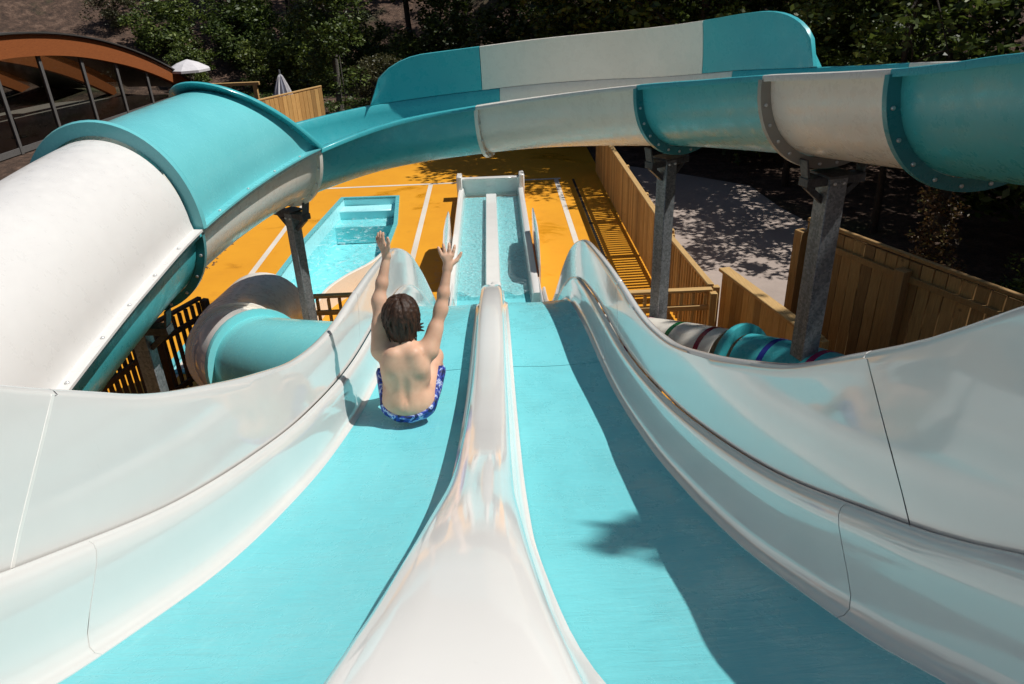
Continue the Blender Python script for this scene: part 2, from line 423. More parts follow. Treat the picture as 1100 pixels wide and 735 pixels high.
# ------------------------------------------------------------------ twin lane water slide
CX = -.08
lane_z = pchip([(-1.4, 4.72), (-.4, 4.64), (.15, 4.42), (.66, 4.11), (.82, 4.0), (1.04, 3.87), (1.44, 3.65), (1.95, 3.42), (2.52, 3.2), (3.47, 2.92), (4.71, 2.68), (5.25, 2.555), (5.66, 2.44), (6.1, 2.27), (6.6, 2.02), (7.2, 1.66), (8, 1.15), (9, .58), (9.8, .24), (10.6, .09), (11.6, .045)])
rim_z = pchip([(-1.4, 5.22), (-.4, 5.16), (.2, 4.98), (.6, 4.77), (.88, 4.57), (1.06, 4.43), (1.33, 4.25), (1.55, 4.11), (1.86, 3.95), (2.25, 3.765), (2.8, 3.54), (3.4, 3.385), (4.0, 3.30), (4.57, 3.21), (5.15, 3.10), (5.6, 3.0), (6.1, 2.83), (6.7, 2.56), (7.5, 2.08), (8.3, 1.52), (9.2, .90), (10.0, .50), (10.7, .30), (11.2, .24), (12, .22)])
slide = empty('water_slide', (CX, 5, 0), 'large twin lane water slide, turquoise lanes and glossy white walls, running down from the viewer', 'water slide')
Ys = np.concatenate([np.linspace(-1.4, 3, 60), np.linspace(3.05, 11.6, 90)])
def lane_part(sgn, y0, y1):
    ys = np.linspace(y0, y1, max(4, int((y1 - y0) / .06)))
    prof = [(.10, .0), (.2, -.004), (.32, -.010), (.42, -.010), (.54, -.004), (.60, .0), (.66, .004), (.672, .004)]
    rows = [[(CX + sgn * u, y, float(lane_z(y)) + v) for u, v in prof] + [(CX + sgn * u, y, float(lane_z(y)) + v - .03) for u, v in prof[::-1]] for y in ys]
    V, F = grid(rows, True, True); return mesh('lane', V, F, LANE, slide, angle=50)
for sgn in (-1, 1):
    for a, b in ((-1.4, 3.9), (3.907, 11.6)): lane_part(sgn, a, b)
# divider between the lanes
dw = pchip([(-1.4, .34), (.3, .275), (.55, .222), (.95, .165), (1.25, .145), (1.6, .128), (2.3, .122), (11.6, .122)])
dh = pchip([(-1.4, .04), (.3, .06), (.6, .13), (.95, .205), (1.3, .222), (2.0, .19), (11.6, .18)])
def divider():
    rows = []
    for y in np.linspace(-1.4, 11.55, 150):
        W = float(dw(y)); H = float(dh(y)); z = float(lane_z(y))
        half = [(W + .01, .004), (W, .007), (W * .90, H * .09), (W * .82, H * .2), (W * .775, H * .39), (W * .74, H * .62), (W * .69, H * .82), (W * .60, H * .93), (W * .42, H * .985), (W * .2, H)]
        p = [(CX + u, y, z + v) for u, v in half] + [(CX - u, y, z + v) for u, v in half[::-1]]
        rows.append(p)
    V, F = grid(rows, True, True); return mesh('divider', V, F, DIVW, slide, angle=60)
divider()
def hgt(y): return float(rim_z(y) - lane_z(y))
# lower rounded wall beside each lane, split at the moulded joints
GUT = [(.655, .006), (.668, .009), (.680, .020), (.688, .045), (.6915, .09), (.6935, .14), (.6955, .175), (.700, .198), (.708, .212), (.719, .219), (.729, .219), (.733, .212), (.735, .196)]
def gutter(sgn, s0, s1):
    rows = []
    n = max(4, int((s1 - s0) / .07))
    for s in np.linspace(0, 1, n):
        row = []
        for u, v in GUT + [(.735, .02), (.70, -.03), (.655, -.03)]:
            k = .75 if v > 0 else 0
            y = (s0 + k * max(v, 0)) * (1 - s) + (s1 + k * max(v, 0)) * s if s0 > -1 else (s0) * (1 - s) + (s1 + k * max(v, 0)) * s
            row.append((CX + sgn * u, y, float(lane_z(y)) + v))
        rows.append(row)
    V, F = grid(rows, True, True); return mesh('lower_wall', V, F, WALLW, slide, angle=55)
def panel(sgn, s0, s1, first=False, last=False):
    rows = []; n = max(4, int((s1 - s0) / .07))
    T = [(.738, 0.0, 0), (.7385, .02, 0), (.742, .15, 0), (.747, .35, 0), (.755, .6, 0), (.765, .85, 0), (.769, .94, 0), (.771, 1, -.014), (.776, 1, -.004), (.784, 1, 0), (.797, 1, 0), (.805, 1, -.004), (.809, 1, -.014), (.808, 1, -.05), (.795, 1, -.056), (.792, .8, 0), (.772, .35, 0), (.765, -.15, 0)]
    for s in np.linspace(0, 1, n):
        row = []
        for u, t, dz in T:
            tt = max(t, 0)
            def ext(k): return k
            ya = s0 if first else s0 + .30 * tt
            yb = s1 if last else s1 + .30 * tt
            y = ya * (1 - s) + yb * s
            lo = float(lane_z(y)) + .217; hi = float(rim_z(y)); lo = min(lo, hi - .10)
            z = lo + (hi - lo) * t + dz
            row.append((CX + sgn * u, y, z))
        rows.append(row)
    V, F = grid(rows, True, True); return mesh('side_panel', V, F, WALLW, slide, angle=50)
for sgn in (-1, 1):
    for a, b in ((-1.4, .93), (.933, 3.88), (3.884, 11.4)): gutter(sgn, a, b)
    panel(sgn, -1.4, .93, first=True); panel(sgn, .934, 3.76); panel(sgn, 3.764, 11.2, last=True)
# seals in the panel joints
def joint(sgn, s0, m):
    rows = []
    for s in (0, 1):
        row = []
        for u, t in [(.7395, .0), (.7435, .15), (.7485, .35), (.7565, .6), (.7665, .85), (.772, .96), (.785, .985), (.797, .6), (.775, .0)]:
            u -= (.0022 if m is PWHITE else -.0005) if t < .99 else 0
            y = s0 + .30 * t - .0015 + s * .008
            lo = float(lane_z(y)) + .217; hi = float(rim_z(y)); row.append((CX + sgn * u, y, lo + (hi - lo) * t))
        rows.append(row)
    V, F = grid(rows, True, True); mesh('joint_seal', V, F, m, slide)
joint(1, .93, SEAL); joint(-1, .93, PWHITE); joint(1, 3.757, PWHITE); joint(-1, 3.757, SEAL)
# underside shell
rows = []
for y in np.linspace(-1.4, 11.5, 70):
    z = float(lane_z(y)); rows.append([(CX + u, y, z + v) for u, v in ((-.733, -.034), (.733, -.034), (.70, -.10), (-.70, -.10))])
V, F = grid(rows, True, True); mesh('hull', V, F, SHELLW, slide)
# steel legs under the hump
for yy in (2.2, 5.4, 7.6):
    for sg in (-1, 1):
        z = float(lane_z(yy)) - .1
        mesh('support_leg', *(lambda b: (b.V, b.F))(MB().box((CX + sg * .5, yy, z / 2), (.1, .1, z), bev=.006)), STEEL, slide)

# ------------------------------------------------------------------ landing trough at the foot of the slide
trough = empty('landing_trough', (CX - .05, 14, 0), 'white twin landing trough full of water at the foot of the water slide', 'landing trough')
TX = -.13
b = MB(); b.box((TX, 14.0, .03), (1.44, 6.5, .03)); b.build('trough_floor', LINER, trough)
b = MB()
for sg in (-1, 1):
    rows = [[(TX + sg * u, y, z) for u, z in ((.60, .02), (.632, .20), (.645, .255), (.665, .27), (.752, .27), (.764, .255), (.768, .0))] for y in np.linspace(10.9, 17.35, 20)]
    V, F = grid(rows, True, True); mesh('trough_wall', V, F, WHITE, trough)
    # tall splash wing outside each wall
    top = [(11.75, .42), (11.95, .80), (12.3, .90), (13.0, .88), (13.75, .80), (13.92, .70), (13.98, .36)]
    rows = [[(TX + sg * u, y, z) for u, z in ((.79, .02), (.795, zt - .02), (.80, zt), (.818, zt), (.823, zt - .02), (.818, .02))] for y, zt in top]
    V, F = grid(rows, True, True); mesh('splash_wing', V, F, WALLW, trough)
rows = [[(TX + u, y, z) for u, z in ((-.135, .03), (-.125, .17), (-.11, .19), (.11, .19), (.125, .17), (.135, .03))] for y in np.linspace(11.5, 17.0, 12)]
V, F = grid(rows, True, True); mesh('trough_divider', V, F, WHITE, trough)
MB().box((TX, 17.40, .25), (1.40, .07, .46), bev=.012).box((TX, 17.36, .47), (1.42, .16, .04), bev=.01).build('end_wall', WHITE, trough)
for sg in (-1, 1): MB().box((TX + sg * .73, 17.32, .29), (.13, .36, .58), bev=.02).build('corner_post', WHITE, trough)
for sg in (-1, 1):
    sheet('water', [(TX + sg * .10, 11.2), (TX + sg * .625, 11.2), (TX + sg * .625, 17.34), (TX + sg * .10, 17.34)], .135, WATER2)

# ------------------------------------------------------------------ swimming pool
pool = empty('swimming_pool', (-3.2, 14, 0), 'narrow turquoise swimming pool sunk in the orange deck, with steps at its far end', 'swimming pool')
P = np.array(POOL); cen = P.mean(0)
def offset(P, d):
    n = len(P); out = []
    for i in range(n):
        a = P[i] - P[i - 1]; c = P[(i + 1) % n] - P[i]; na = np.array([-a[1], a[0]]) / np.linalg.norm(a); nc = np.array([-c[1], c[0]]) / np.linalg.norm(c)
        v = na + nc; v /= np.linalg.norm(v); out.append(P[i] + v * d / max(.4, v.dot(na)))
    return np.array(out)
po = offset(P, .09)
if abs(np.cross(po[1] - po[0], po[2] - po[1])) < 0: pass
area = lambda Q: .5 * sum(Q[i - 1][0] * Q[i][1] - Q[i][0] * Q[i - 1][1] for i in range(len(Q)))
if abs(area(po)) < abs(area(P)): po = offset(P, -.09)
rows = [[(*p, -.8) for p in P], [(*p, .012) for p in P]]
V, F = grid([list(map(list, r)) for r in rows], True); nP = len(P); F = list(F) + [tuple(range(nP))]
mesh('basin', V, F, LINER, pool, smooth=False)
rows = [[(*p, -.02) for p in P], [(*p, .03) for p in P], [(*p, .03) for p in po], [(*p, -.02) for p in po]]
V, F = grid([list(map(list, r)) for r in rows], True); mesh('coping', V, F, TURQ, pool, smooth=False)
for i, (yn, z) in enumerate(((17.25, -.16), (16.72, -.37))):
    xl = -3.79 - i * .04; xr = -2.38 + i * .03
    MB().box(((xl + xr) / 2, (17.70 + yn) / 2, (z - .79) / 2), (xr - xl, 17.70 - yn, z + .79), bev=.02).build('step', LINER, pool)
tag(poly_with_hole('pool_water', [tuple(p) for p in P], None, -.33, WATER), kind='structure')
# low curved surround at the pool's near corner
cw = catmull([(-2.12, 13.5, 0), (-2.15, 12.9, 0), (-2.30, 12.3, 0), (-2.62, 11.75, 0), (-2.86, 11.2, 0), (-2.95, 10.5, 0)], 8)
def thick_wall(path, h, th):
    path = np.array(path); rows = []
    for i, p in enumerate(path):
        d = path[min(i + 1, len(path) - 1)] - path[max(i - 1, 0)]; d /= np.linalg.norm(d); n = np.array([d[1], -d[0], 0])
        hh = h[i] if hasattr(h, '__len__') else h
        rows.append([p + n * th / 2 + (0, 0, z) for z in (0.0, hh - .01)] + [p + n * (th / 2 - .01) + (0, 0, hh)] + [p - n * (th / 2 - .01) + (0, 0, hh)] + [p - n * th / 2 + (0, 0, z) for z in (hh - .01, 0.0)])
    return grid(rows, True, True)
V, F = thick_wall(cw, .28 + .10 * np.sin(np.linspace(0, 3, len(cw))), .06)
tag(mesh('pool_surround', V, F, SHELLW, loc=(-2.5, 12, 0)), 'low curved cream wall around the near corner of the swimming pool', 'low wall')

# ------------------------------------------------------------------ big flume crossing over the slide
FW = 1.22
fl = empty('flume_slide', (0, 8.5, 0), 'big open turquoise and white flume curving overhead and under covers at the left', 'flume slide')
near = [(2.28, .4, 5.02), (2.36, 1.6, 4.87), (2.39, 2.7, 4.68), (2.385, 3.45, 4.555), (2.385, 3.86, 4.475), (2.345, 4.37, 4.385), (2.25, 5.0, 4.29), (2.09, 5.74, 4.185), (1.84, 6.57, 4.05), (1.45, 7.4, 3.91), (.73, 8.40, 3.70), (-.18, 8.84, 3.545), (-1.18, 8.86, 3.40), (-1.98, 8.33, 3.24), (-2.36, 7.28, 3.17), (-2.52, 5.93, 3.13), (-2.55, 4.85, 3.06), (-2.52, 3.85, 3.0), (-2.46, 2.6, 2.92), (-2.4, 1.0, 2.84)]
PER = 10
NP = catmull(near, PER)
TG = np.gradient(NP, axis=0); TG /= np.linalg.norm(TG, axis=1)[:, None]
OUT = np.stack([-TG[:, 1], TG[:, 0], np.zeros(len(TG))], 1); OUT /= np.linalg.norm(OUT, axis=1)[:, None]
OUT = np.where((OUT[:, :1] * (NP[:, :1] - 0) + OUT[:, 1:2] * (NP[:, 1:2] - 4.0)) > 0, OUT, -OUT)
UPV = np.array([0, 0, 1.])
def fidx(k): return int(round(k * PER))
# joints: indices into `near`
J = {'start': 1.0, 'a': 5.0, 'b': 7.0, 'c': 9.0, 'd': 11.0, 'e': 13.0, 'f': 15.0, 'end': 18.6}
def at(i, a, b): return NP[i] + OUT[i] * (a + FW / 2) + UPV * b
def trough_prof():
    pr = []; r = FW / 2; D = .64; t = .018
    pr += [(-r - .085, -.045), (-r - .085, -.006), (-r - .078, .0), (-r - .01, .002), (-r, -.006)]
    for a in np.linspace(8, 172, 20): pr.append((-r * math.cos(R(a)), -.006 - D * math.sin(R(a)) ** .92))
    pr += [(r, -.006), (r + .01, .002), (r + .078, 0), (r + .085, -.006), (r + .085, -.045), (r + .07, -.045), (r + .068, -.022), (r + t + .004, -.024)]
    for a in np.linspace(172, 8, 20): pr.append((-(r + t) * math.cos(R(a)), -.024 - (D + t * .3) * math.sin(R(a)) ** .92))
    pr += [(-r - t - .004, -.024), (-r - .068, -.022), (-r - .07, -.045)]
    return pr
TP = trough_prof()
def fl_section(k0, k1, m):
    i0, i1 = fidx(k0), fidx(k1)
    rows = [[at(i, a, b) for a, b in TP] for i in range(i0, i1 + 1)]
    rows[0] = [p + TG[i0] * .003 for p in rows[0]]; rows[-1] = [p - TG[i1] * .003 for p in rows[-1]]
    V, F = grid(rows, True, True); return mesh('channel_section', V, F, m, fl, angle=50)
secs = [('start', 'a', TURQS), ('a', 'b', SHELLW), ('b', 'c', TURQS), ('c', 'd', SHELLW), ('d', 'e', TURQS), ('e', 'f', SHELLW), ('f', 'end', TURQS)]
for k0, k1, m in secs: fl_section(J[k0], J[k1], m)
def bolt_mesh(c, d, r=.014, h=.014):
    c = np.array(c); d = nz(d); u = nz(np.cross(d, (.3, .2, .9))); wv = np.cross(d, u); n = 8
    ring = lambda rr, hh: [c + d * hh + rr * (math.cos(a) * u + math.sin(a) * wv) for a in np.linspace(0, 2 * math.pi, n, endpoint=False)]
    V, F = grid([ring(r, -.001), ring(r, h * .7), ring(r * .7, h)], True, True); return V, F
def flange(k, m, side, bolts=11, w=.085, both=False, thick=.022):
    i = fidx(k); r = FW / 2; rows = []
    for a in np.linspace(0, 180, 42):
        cu, su = math.cos(R(a)), abs(math.sin(R(a))) ** .92
        pin = (-(r + .016) * cu, -.03 - .645 * su); pou = (-(r + .016 + w) * cu, -.03 - (.645 + w) * su)
        A0 = at(i, *pin); A1 = at(i, *pou)
        rows.append([A0 + TG[i] * thick, A1 + TG[i] * thick, A1 - TG[i] * thick, A0 - TG[i] * thick])
    V, F = grid(rows, True, True); fo = mesh('flange', V, F, m, fl)
    for a in np.linspace(14, 150, bolts):
        cu, su = math.cos(R(a)), math.sin(R(a)) ** .92
        c = at(i, -(r + .016 + w * .55) * cu, -.03 - (.645 + w * .55) * su)
        V, F = bolt_mesh(c + TG[i] * thick * side, TG[i] * side); mesh('bolt', V, F, BOLT, fo)
flange(J['a'], TURQD, -1, 9); flange(J['b'], GREYF, -1, 11); flange(J['c'], TURQD, -1, 11); flange(J['d'], SHELLW, -1, 8, .05); flange(J['e'], SHELLW, 1, 9, .06); flange(J['f'], TURQD, 1, 9, .07)
# raised outer wall on the bend
def arc_i(k): return k
E0, E1 = 8.05, 12.05
def high_wall(k0, k1, m):
    rows = []
    for i in np.linspace(k0 * PER, k1 * PER, int((k1 - k0) * 12) + 2):
        i0 = int(min(max(math.floor(i), 0), len(NP) - 2)); fr = i - i0
        k = i / PER
        def A(a, b): return at(i0, a, b) * (1 - fr) + at(i0 + 1, a, b) * fr
        e = min(1, max(0, (k - E0) / .75)); e2 = min(1, max(0, (E1 - k) / .42))
        h = HWT * math.sqrt(max(0, 1 - (1 - e) ** 2)) * math.sqrt(max(0, 1 - (1 - e2) ** 2)) + .01
        r = FW / 2; th = .02
        pr = []
        for t in np.linspace(0, 1, 7): pr.append((r + .012 + .05 * t * t * 0 - .05 * t * t, .006 + h * t))
        pr.append((r - .038 + .045, .006 + h + .004 - .012 * (h < .05)))
        pr += [(r + .012 + .05 - .05 * t * t, .004 + (h - .02) * t) for t in (1, .5, 0)]
        rows.append([A(a, b) for a, b in pr])
    V, F = grid(rows, True, True); return mesh('raised_side_wall', V, F, m, fl, angle=60)
HWT = .52
high_wall(E0, 9.33, TURQS); high_wall(9.335, 11.16, SHELLW); high_wall(11.165, E1, TURQS)
# half round covers on the left leg
def cover(k0, k1, m, collar0, collar1, H=.72, rake=0.0):
    """half round cover between joints; the mouth at k0 is raked back by `rake` joints at its crown"""
    r = FW / 2 + .012; th = .02
    def atf(k, a, b):
        x = k * PER; i = int(min(max(math.floor(x), 0), len(NP) - 2)); f = x - i
        return at(i, a, b) * (1 - f) + at(i + 1, a, b) * f
    def tgf(k): return TG[int(round(min(max(k * PER, 0), len(NP) - 1)))]
    angs = np.linspace(0, 180, 37)
    def prof(dr): return [(-(r + dr) * math.cos(R(a)), .012 + (H + dr) * math.sin(R(a)) ** .95) for a in angs]
    outer, inner = prof(th), prof(0)
    pr = [(outer[0][0] - .085, .004), (outer[0][0] - .085, .022), (outer[0][0] - .012, .024)] + outer[1:-1] + [(outer[-1][0] + .012, .024), (outer[-1][0] + .085, .022), (outer[-1][0] + .085, .004)] + inner[::-1]
    wts = [max(0, b) / H for a, b in pr]
    n = max(8, int((k1 - k0) * 12)); rows = []
    for s in np.linspace(0, 1, n):
        rows.append([atf((k0 + rake * w) * (1 - s) + k1 * s, a, b) for (a, b), w in zip(pr, wts)])
    V, F = grid(rows, True, True); cv = mesh('cover', V, F, m, fl, angle=45)
    for kk, cm, rk in ((k0, collar0, rake), (k1, collar1, 0)):
        if cm is None: continue
        rr = []
        for a in angs:
            q = []
            for dr, off in ((.0, -.03), (.105, -.03), (.115, 0), (.105, .03), (.0, .03)):
                hb = (H + dr) * math.sin(R(a)) ** .95; k = kk + rk * hb / H
                q.append(atf(k, -(r + dr) * math.cos(R(a)), .014 + hb) + tgf(k) * off)
            rr.append(q)
        V, F = grid(rr, True, True); mesh('collar', V, F, cm, cv, angle=50)
    for k in np.arange(k0 + .35, k1 - .1, .45):
        V, F = bolt_mesh(atf(k, -(r + th + .05), .022), (0, 0, 1), .013, .012); mesh('bolt', V, F, BOLT, cv)
    return cv
cover(J['e'], J['f'], TURQ, TURQS, TURQ, .77, .72)
cover(J['f'] + .05, J['end'], DOMEW, None, None, .73)

# ------------------------------------------------------------------ steel posts under the flume
def flume_post(k, label, size=.15, dz=0):
    i = fidx(k); c = at(i, 0, 0); top = c[2] - .80 + dz
    rz = math.atan2(TG[i][1], TG[i][0])
    p = empty('steel_post', (c[0], c[1], 0), label, 'support post', 'steel posts carrying the flume')
    MB().box((c[0], c[1], top / 2), (size, size, top), rz, bev=.006).build('column', STEEL, p)
    MB().box((c[0], c[1], .012), (.34, .34, .024), rz, bev=.004).build('base_plate', STEEL, p)
    br = MB()
    o = OUT[i]; t = TG[i]
    br.beam(c + o * -.27 + (0, 0, -.84 + dz), c + o * .27 + (0, 0, -.84 + dz), .12, .07)
    br.box((c[0], c[1], top + .005), (size + .08, size + .08, .02), rz)
    for s in (-1, 1):
        br.beam(c + o * s * .06 + (0, 0, top - c[2] - .22), c + o * s * .24 + (0, 0, -.87 + dz), .05, .05)
        br.beam(c + o * s * .24 + (0, 0, -.86 + dz), c + o * s * .29 + (0, 0, -.655), .10, .02)
    br.build('saddle_bracket', DSTEEL, p)
    for s in (-1, 1):
        for sg in (-1, 1):
            V, F = bolt_mesh(c + t * (size / 2 + .002) * sg + o * s * .04 + (0, 0, top - c[2] - .07), t * sg, .014, .016); mesh('bolt', V, F, BOLT, p)
flume_post(J['e'] - .02, 'slim steel post standing beside the swimming pool under the flume', .13)
flume_post(J['c'] + .22, 'tall steel post in front of the deck railing, holding the middle of the flume')
flume_post(J['b'] - .12, 'thick steel post in front of the tall board fence, nearest the right edge', .17)
flume_post(J['f'] + .1, 'steel post in the shade of the white covered part of the flume', .13)

# ------------------------------------------------------------------ closed tube bending down into the pool
tube = empty('tube_slide', (-3.2, 9.0, 0), 'closed turquoise and white tube slide bending towards the swimming pool', 'tube slide')
tp = catmull([(-1.0, 6.3, 1.42), (-1.75, 6.65, 1.32), (-2.35, 7.0, 1.22), (-2.82, 7.42, 1.10), (-3.16, 7.95, .95), (-3.36, 8.55, .80), (-3.42, 9.1, .68), (-3.44, 9.5, .60), (-3.44, 9.9, .54)], 8)
TT = np.gradient(tp, axis=0); TT /= np.linalg.norm(TT, axis=1)[:, None]
def ring_at(path, tg, i, r, off=0., n=40):
    d = tg[i]; u = nz(np.cross(d, (0, 0, 1))); wv = np.cross(u, d)
    return [path[i] + d * off + r * (math.cos(a) * u + math.sin(a) * wv) for a in np.linspace(0, 2 * math.pi, n, endpoint=False)]
def tube_part(name, path, tg, i0, i1, ra, m, parent, rb=None, inner=True):
    n = i1 - i0
    rows = [ring_at(path, tg, i, ra + ((rb if rb else ra) - ra) * (i - i0) / n) for i in range(i0, i1 + 1)]
    if inner: rows += [ring_at(path, tg, i, ra + ((rb if rb else ra) - ra) * (i - i0) / n - .015) for i in range(i1, i0 - 1, -1)]
    V, F = grid(rows, True); 
    if inner:
        n_ = 40; last = (len(rows) - 1) * n_; F = list(F) + [(last + k, last + (k + 1) % n_, (k + 1) % n_, k) for k in range(n_)]
    return mesh(name, V, F, m, parent, angle=50)
def collar(name, path, tg, i, r0, r1, wdt, m, parent):
    rows = [ring_at(path, tg, i, r, o) for r, o in ((r0, -wdt), (r1, -wdt), (r1 + .008, 0), (r1, wdt), (r0, wdt))]
    V, F = grid(rows, True); n_ = 40; last = (len(rows) - 1) * n_; F = list(F) + [(last + k, last + (k + 1) % n_, (k + 1) % n_, k) for k in range(n_)]
    return mesh(name, V, F, m, parent, angle=50)
tube_part('tube_section', tp, TT, 0, 22, .53, TURQT, tube)
collar('flange', tp, TT, 22, .51, .60, .04, TURQT, tube)
tube_part('tube_section', tp, TT, 23, 31, .545, WHITE, tube)
tube_part('tube_section', tp, TT, 31, 64, .56, SHELLW, tube, .64)
collar('flange', tp, TT, 32, .55, .60, .02, SHELLW, tube)
for yy, zz, xx in ((7.35, .55, -2.75), (8.9, .2, -3.40)):
    MB().box((xx, yy, zz / 2), (.1, .1, zz), bev=.005).build('support_leg', STEEL, tube)

# ------------------------------------------------------------------ striped tube at the right
st = empty('striped_tube_slide', (2.3, 6.2, 0), 'tube slide with coloured stripes lying low behind the right wall of the water slide', 'tube slide')
sp = catmull([(1.0, 8.3, .72), (1.6, 7.6, .97), (2.2, 6.75, 1.22), (2.75, 5.9, 1.43), (3.15, 5.0, 1.60), (3.4, 4.0, 1.80)], 12)
ST = np.gradient(sp, axis=0); ST /= np.linalg.norm(ST, axis=1)[:, None]
SR = .34
tube_part('tube_section', sp, ST, 0, 26, SR, SHELLW, st)
collar('flange', sp, ST, 28, SR - .02, SR + .085, .035, TURQS, st)
tube_part('tube_section', sp, ST, 29, 60, SR, TURQS, st)
for i, m in ((13, MAG), (19, GREEN), (24, RED), (33, BLUE), (39, MAG), (46, GREEN), (53, RED)):
    rows = [ring_at(sp, ST, i, SR + d, o) for d, o in ((-.01, -.03), (.004, -.03), (.004, .03), (-.01, .03))]
    V, F = grid(rows, True); mesh('stripe', V, F, m, st)
for i in (10, 27, 45):
    MB().box((sp[i][0], sp[i][1], (sp[i][2] - SR) / 2), (.09, .09, sp[i][2] - SR), bev=.005).build('support_leg', STEEL, st)

# ------------------------------------------------------------------ timber fences
def fence(name, pts, h, label, cat, bw=.045, gap=.075, th=.04, mt=WOOD, rail=True, group=None, zb=0., post=.09, pspace=1.9, cap=None, top_over=0.0, rm=None, side=1, board_top=None):
    pts = [np.array((p[0], p[1], 0.)) for p in pts]
    root = empty(name, (pts[0][0], pts[0][1], 0), label, cat, group)
    bd = MB(); rm = rm or mt
    for a, c in zip(pts[:-1], pts[1:]):
        d = c - a; ln = np.linalg.norm(d); d /= ln; ang = math.atan2(d[1], d[0]); nrm = np.array((-d[1], d[0], 0)) * side
        n = int(ln / (bw + gap)); stp = ln / n
        for k in range(n):
            p = a + d * (k + .5) * stp
            hh = (board_top or h - .03) + rnd.uniform(-.004, .004)
            bd.box((p[0], p[1], zb + .05 + (hh - .05) / 2), (bw, th, hh - .05), ang + rnd.uniform(-.01, .01), bev=.003)
        npst = max(1, int(round(ln / pspace)))
        for k in range(npst + (1 if c is pts[-1] else 0)):
            p = a + d * ln * k / npst - nrm * (th / 2 + post / 2 + .003)
            MB().box((p[0], p[1], zb + (h + top_over) / 2), (post, post, h + top_over), ang, bev=.006).build('post', mt, root)
        if rail:
            for z, hh in ((.16, .07), (h - .22, .07)):
                q = -nrm * (th / 2 + .022)
                MB().beam(a + q + (0, 0, zb + z), c + q + (0, 0, zb + z), .038, hh).build('rail', rm, root)
        if cap: MB().beam(a + (0, 0, zb + h + .012), c + (0, 0, zb + h + .012), cap, .045, .008).build('top_rail', rm, root)
    bd.build('boards', mt, root, smooth=False)
    return root
fence('timber_fence', [(2.63, 19.2), (2.63, 11.0)], 1.2, 'long slatted timber fence between the orange deck and the path', 'fence', bw=.075, gap=.045, cap=.10, rm=WOODY, side=-1)
fence('deck_railing', [(2.63, 10.95), (2.74, 8.85)], 1.14, 'timber railing with open balusters continuing the fence beside the path', 'railing', bw=.045, gap=.07, cap=.09, rm=WOODY, side=-1, pspace=3)
fence('cross_railing', [(1.15, 8.72), (2.72, 8.72)], 1.14, 'short timber railing across the deck behind the middle steel post', 'railing', bw=.04, gap=.11, cap=.09, rm=WOODX, pspace=3)
fence('low_timber_wall', [(3.02, 9.25), (3.36, 7.55), (3.44, 7.1)], 1.2, 'low solid timber wall with a wide flat cap beside the striped tube', 'timber wall', bw=.14, gap=.004, th=.03, cap=.16, rm=WOODY, side=-1, rail=False)
fence('tall_board_fence', [(3.86, 8.75), (4.42, 7.35), (4.95, 6.05), (5.4, 4.9)], 2.02, 'tall vertical board timber fence at the right in front of the trees', 'fence', bw=.142, gap=.005, th=.028, cap=.05, rm=WOODB, side=1, pspace=1.45, post=.13, mt=WOODB, top_over=-.12)
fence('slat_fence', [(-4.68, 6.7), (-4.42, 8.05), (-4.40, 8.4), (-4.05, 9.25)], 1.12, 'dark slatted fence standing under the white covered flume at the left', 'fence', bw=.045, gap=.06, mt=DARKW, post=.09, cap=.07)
fence('pool_gate_railing', [(-2.62, 9.45), (-1.55, 9.45)], .98, 'small timber railing between the slide and the pool surround', 'railing', bw=.04, gap=.1, cap=.09, rm=WOODX, pspace=1.0)
fence('board_fence', [(-6.9, 20.5), (-5.15, 23.6)], 1.85, 'short solid board fence in front of the folded parasol', 'fence', bw=.16, gap=.004, cap=.06, rm=WOODY, side=-1)
# dark strip painting the shadow of the fence's top rail on the deck
sheet('rail_shadow_strip', [(1.94, 9.2), (2.0, 9.2), (2.0, 18.7), (1.94, 18.7)], .004, DARK)

# ------------------------------------------------------------------ arched timber building
bl = empty('timber_building', (-15.3, 29, 0), 'low building with an arched red brown timber beam and tall glazing at the far left', 'building')
A0 = np.array((-15.75, 21.5)); A1 = np.array((-14.0, 36.6))
dl = (A1 - A0) / np.linalg.norm(A1 - A0); nn = np.array((dl[1], -dl[0]))   # nn faces the pool
def fp(s, z, off=0.): p = A0 + dl * s + nn * off; return (p[0], p[1], z)
LT = float(np.linalg.norm(A1 - A0))
def arc(s, top=3.52): x = (s - 3.2) / 12.4; return top - 3.3 * abs(x) ** 2.05
def arch_beam(off, name, dep=.66, th=.22, m=GLULAM):
    rows = []
    for s in np.linspace(-9, LT + .1, 60):
        z = arc(s); dd = dep * (1 - .25 * max(0, (s - 9) / 6))
        rows.append([fp(s, z, off), fp(s, z, off + th), fp(s, z - dd, off + th), fp(s, z - dd, off)])
    V, F = grid(rows, True, True); return mesh(name, V, F, m, bl, smooth=False)
arch_beam(-.02, 'arch_beam')
for off in (-4, -8): arch_beam(off, 'arch_beam', .6)
for o0, o1, nm_, mm in ((-13, -9.5, 'roof', ROOFM), (-9.5, -7.4, 'skylight', GLASS), (-7.4, -5.2, 'roof', ROOFM), (-5.2, -3.2, 'skylight', GLASS), (-3.2, .30, 'roof', ROOFM)):
    rows = [[fp(s, arc(s) + .03, o0 + .01), fp(s, arc(s) + .03, o1), fp(s, arc(s) + .08, o1), fp(s, arc(s) + .08, o0 + .01)] for s in np.linspace(-9, LT + .15, 60)]
    V, F = grid(rows, True, True); mesh(nm_, V, F, mm, bl, smooth=False)
rows = [[fp(s, arc(s) + .03, -13), fp(s, arc(s) + .03, .30), fp(s, arc(s) + .08, .30), fp(s, arc(s) + .08, -13)] for s in np.linspace(-9, LT + .15, 60)]
MB().beam(fp(-9, .6, -12), fp(LT - .5, .6, -12), .1, 1.2).build('back_wall', flat('plaster_inside', (.30, .22, .15), .8), bl)
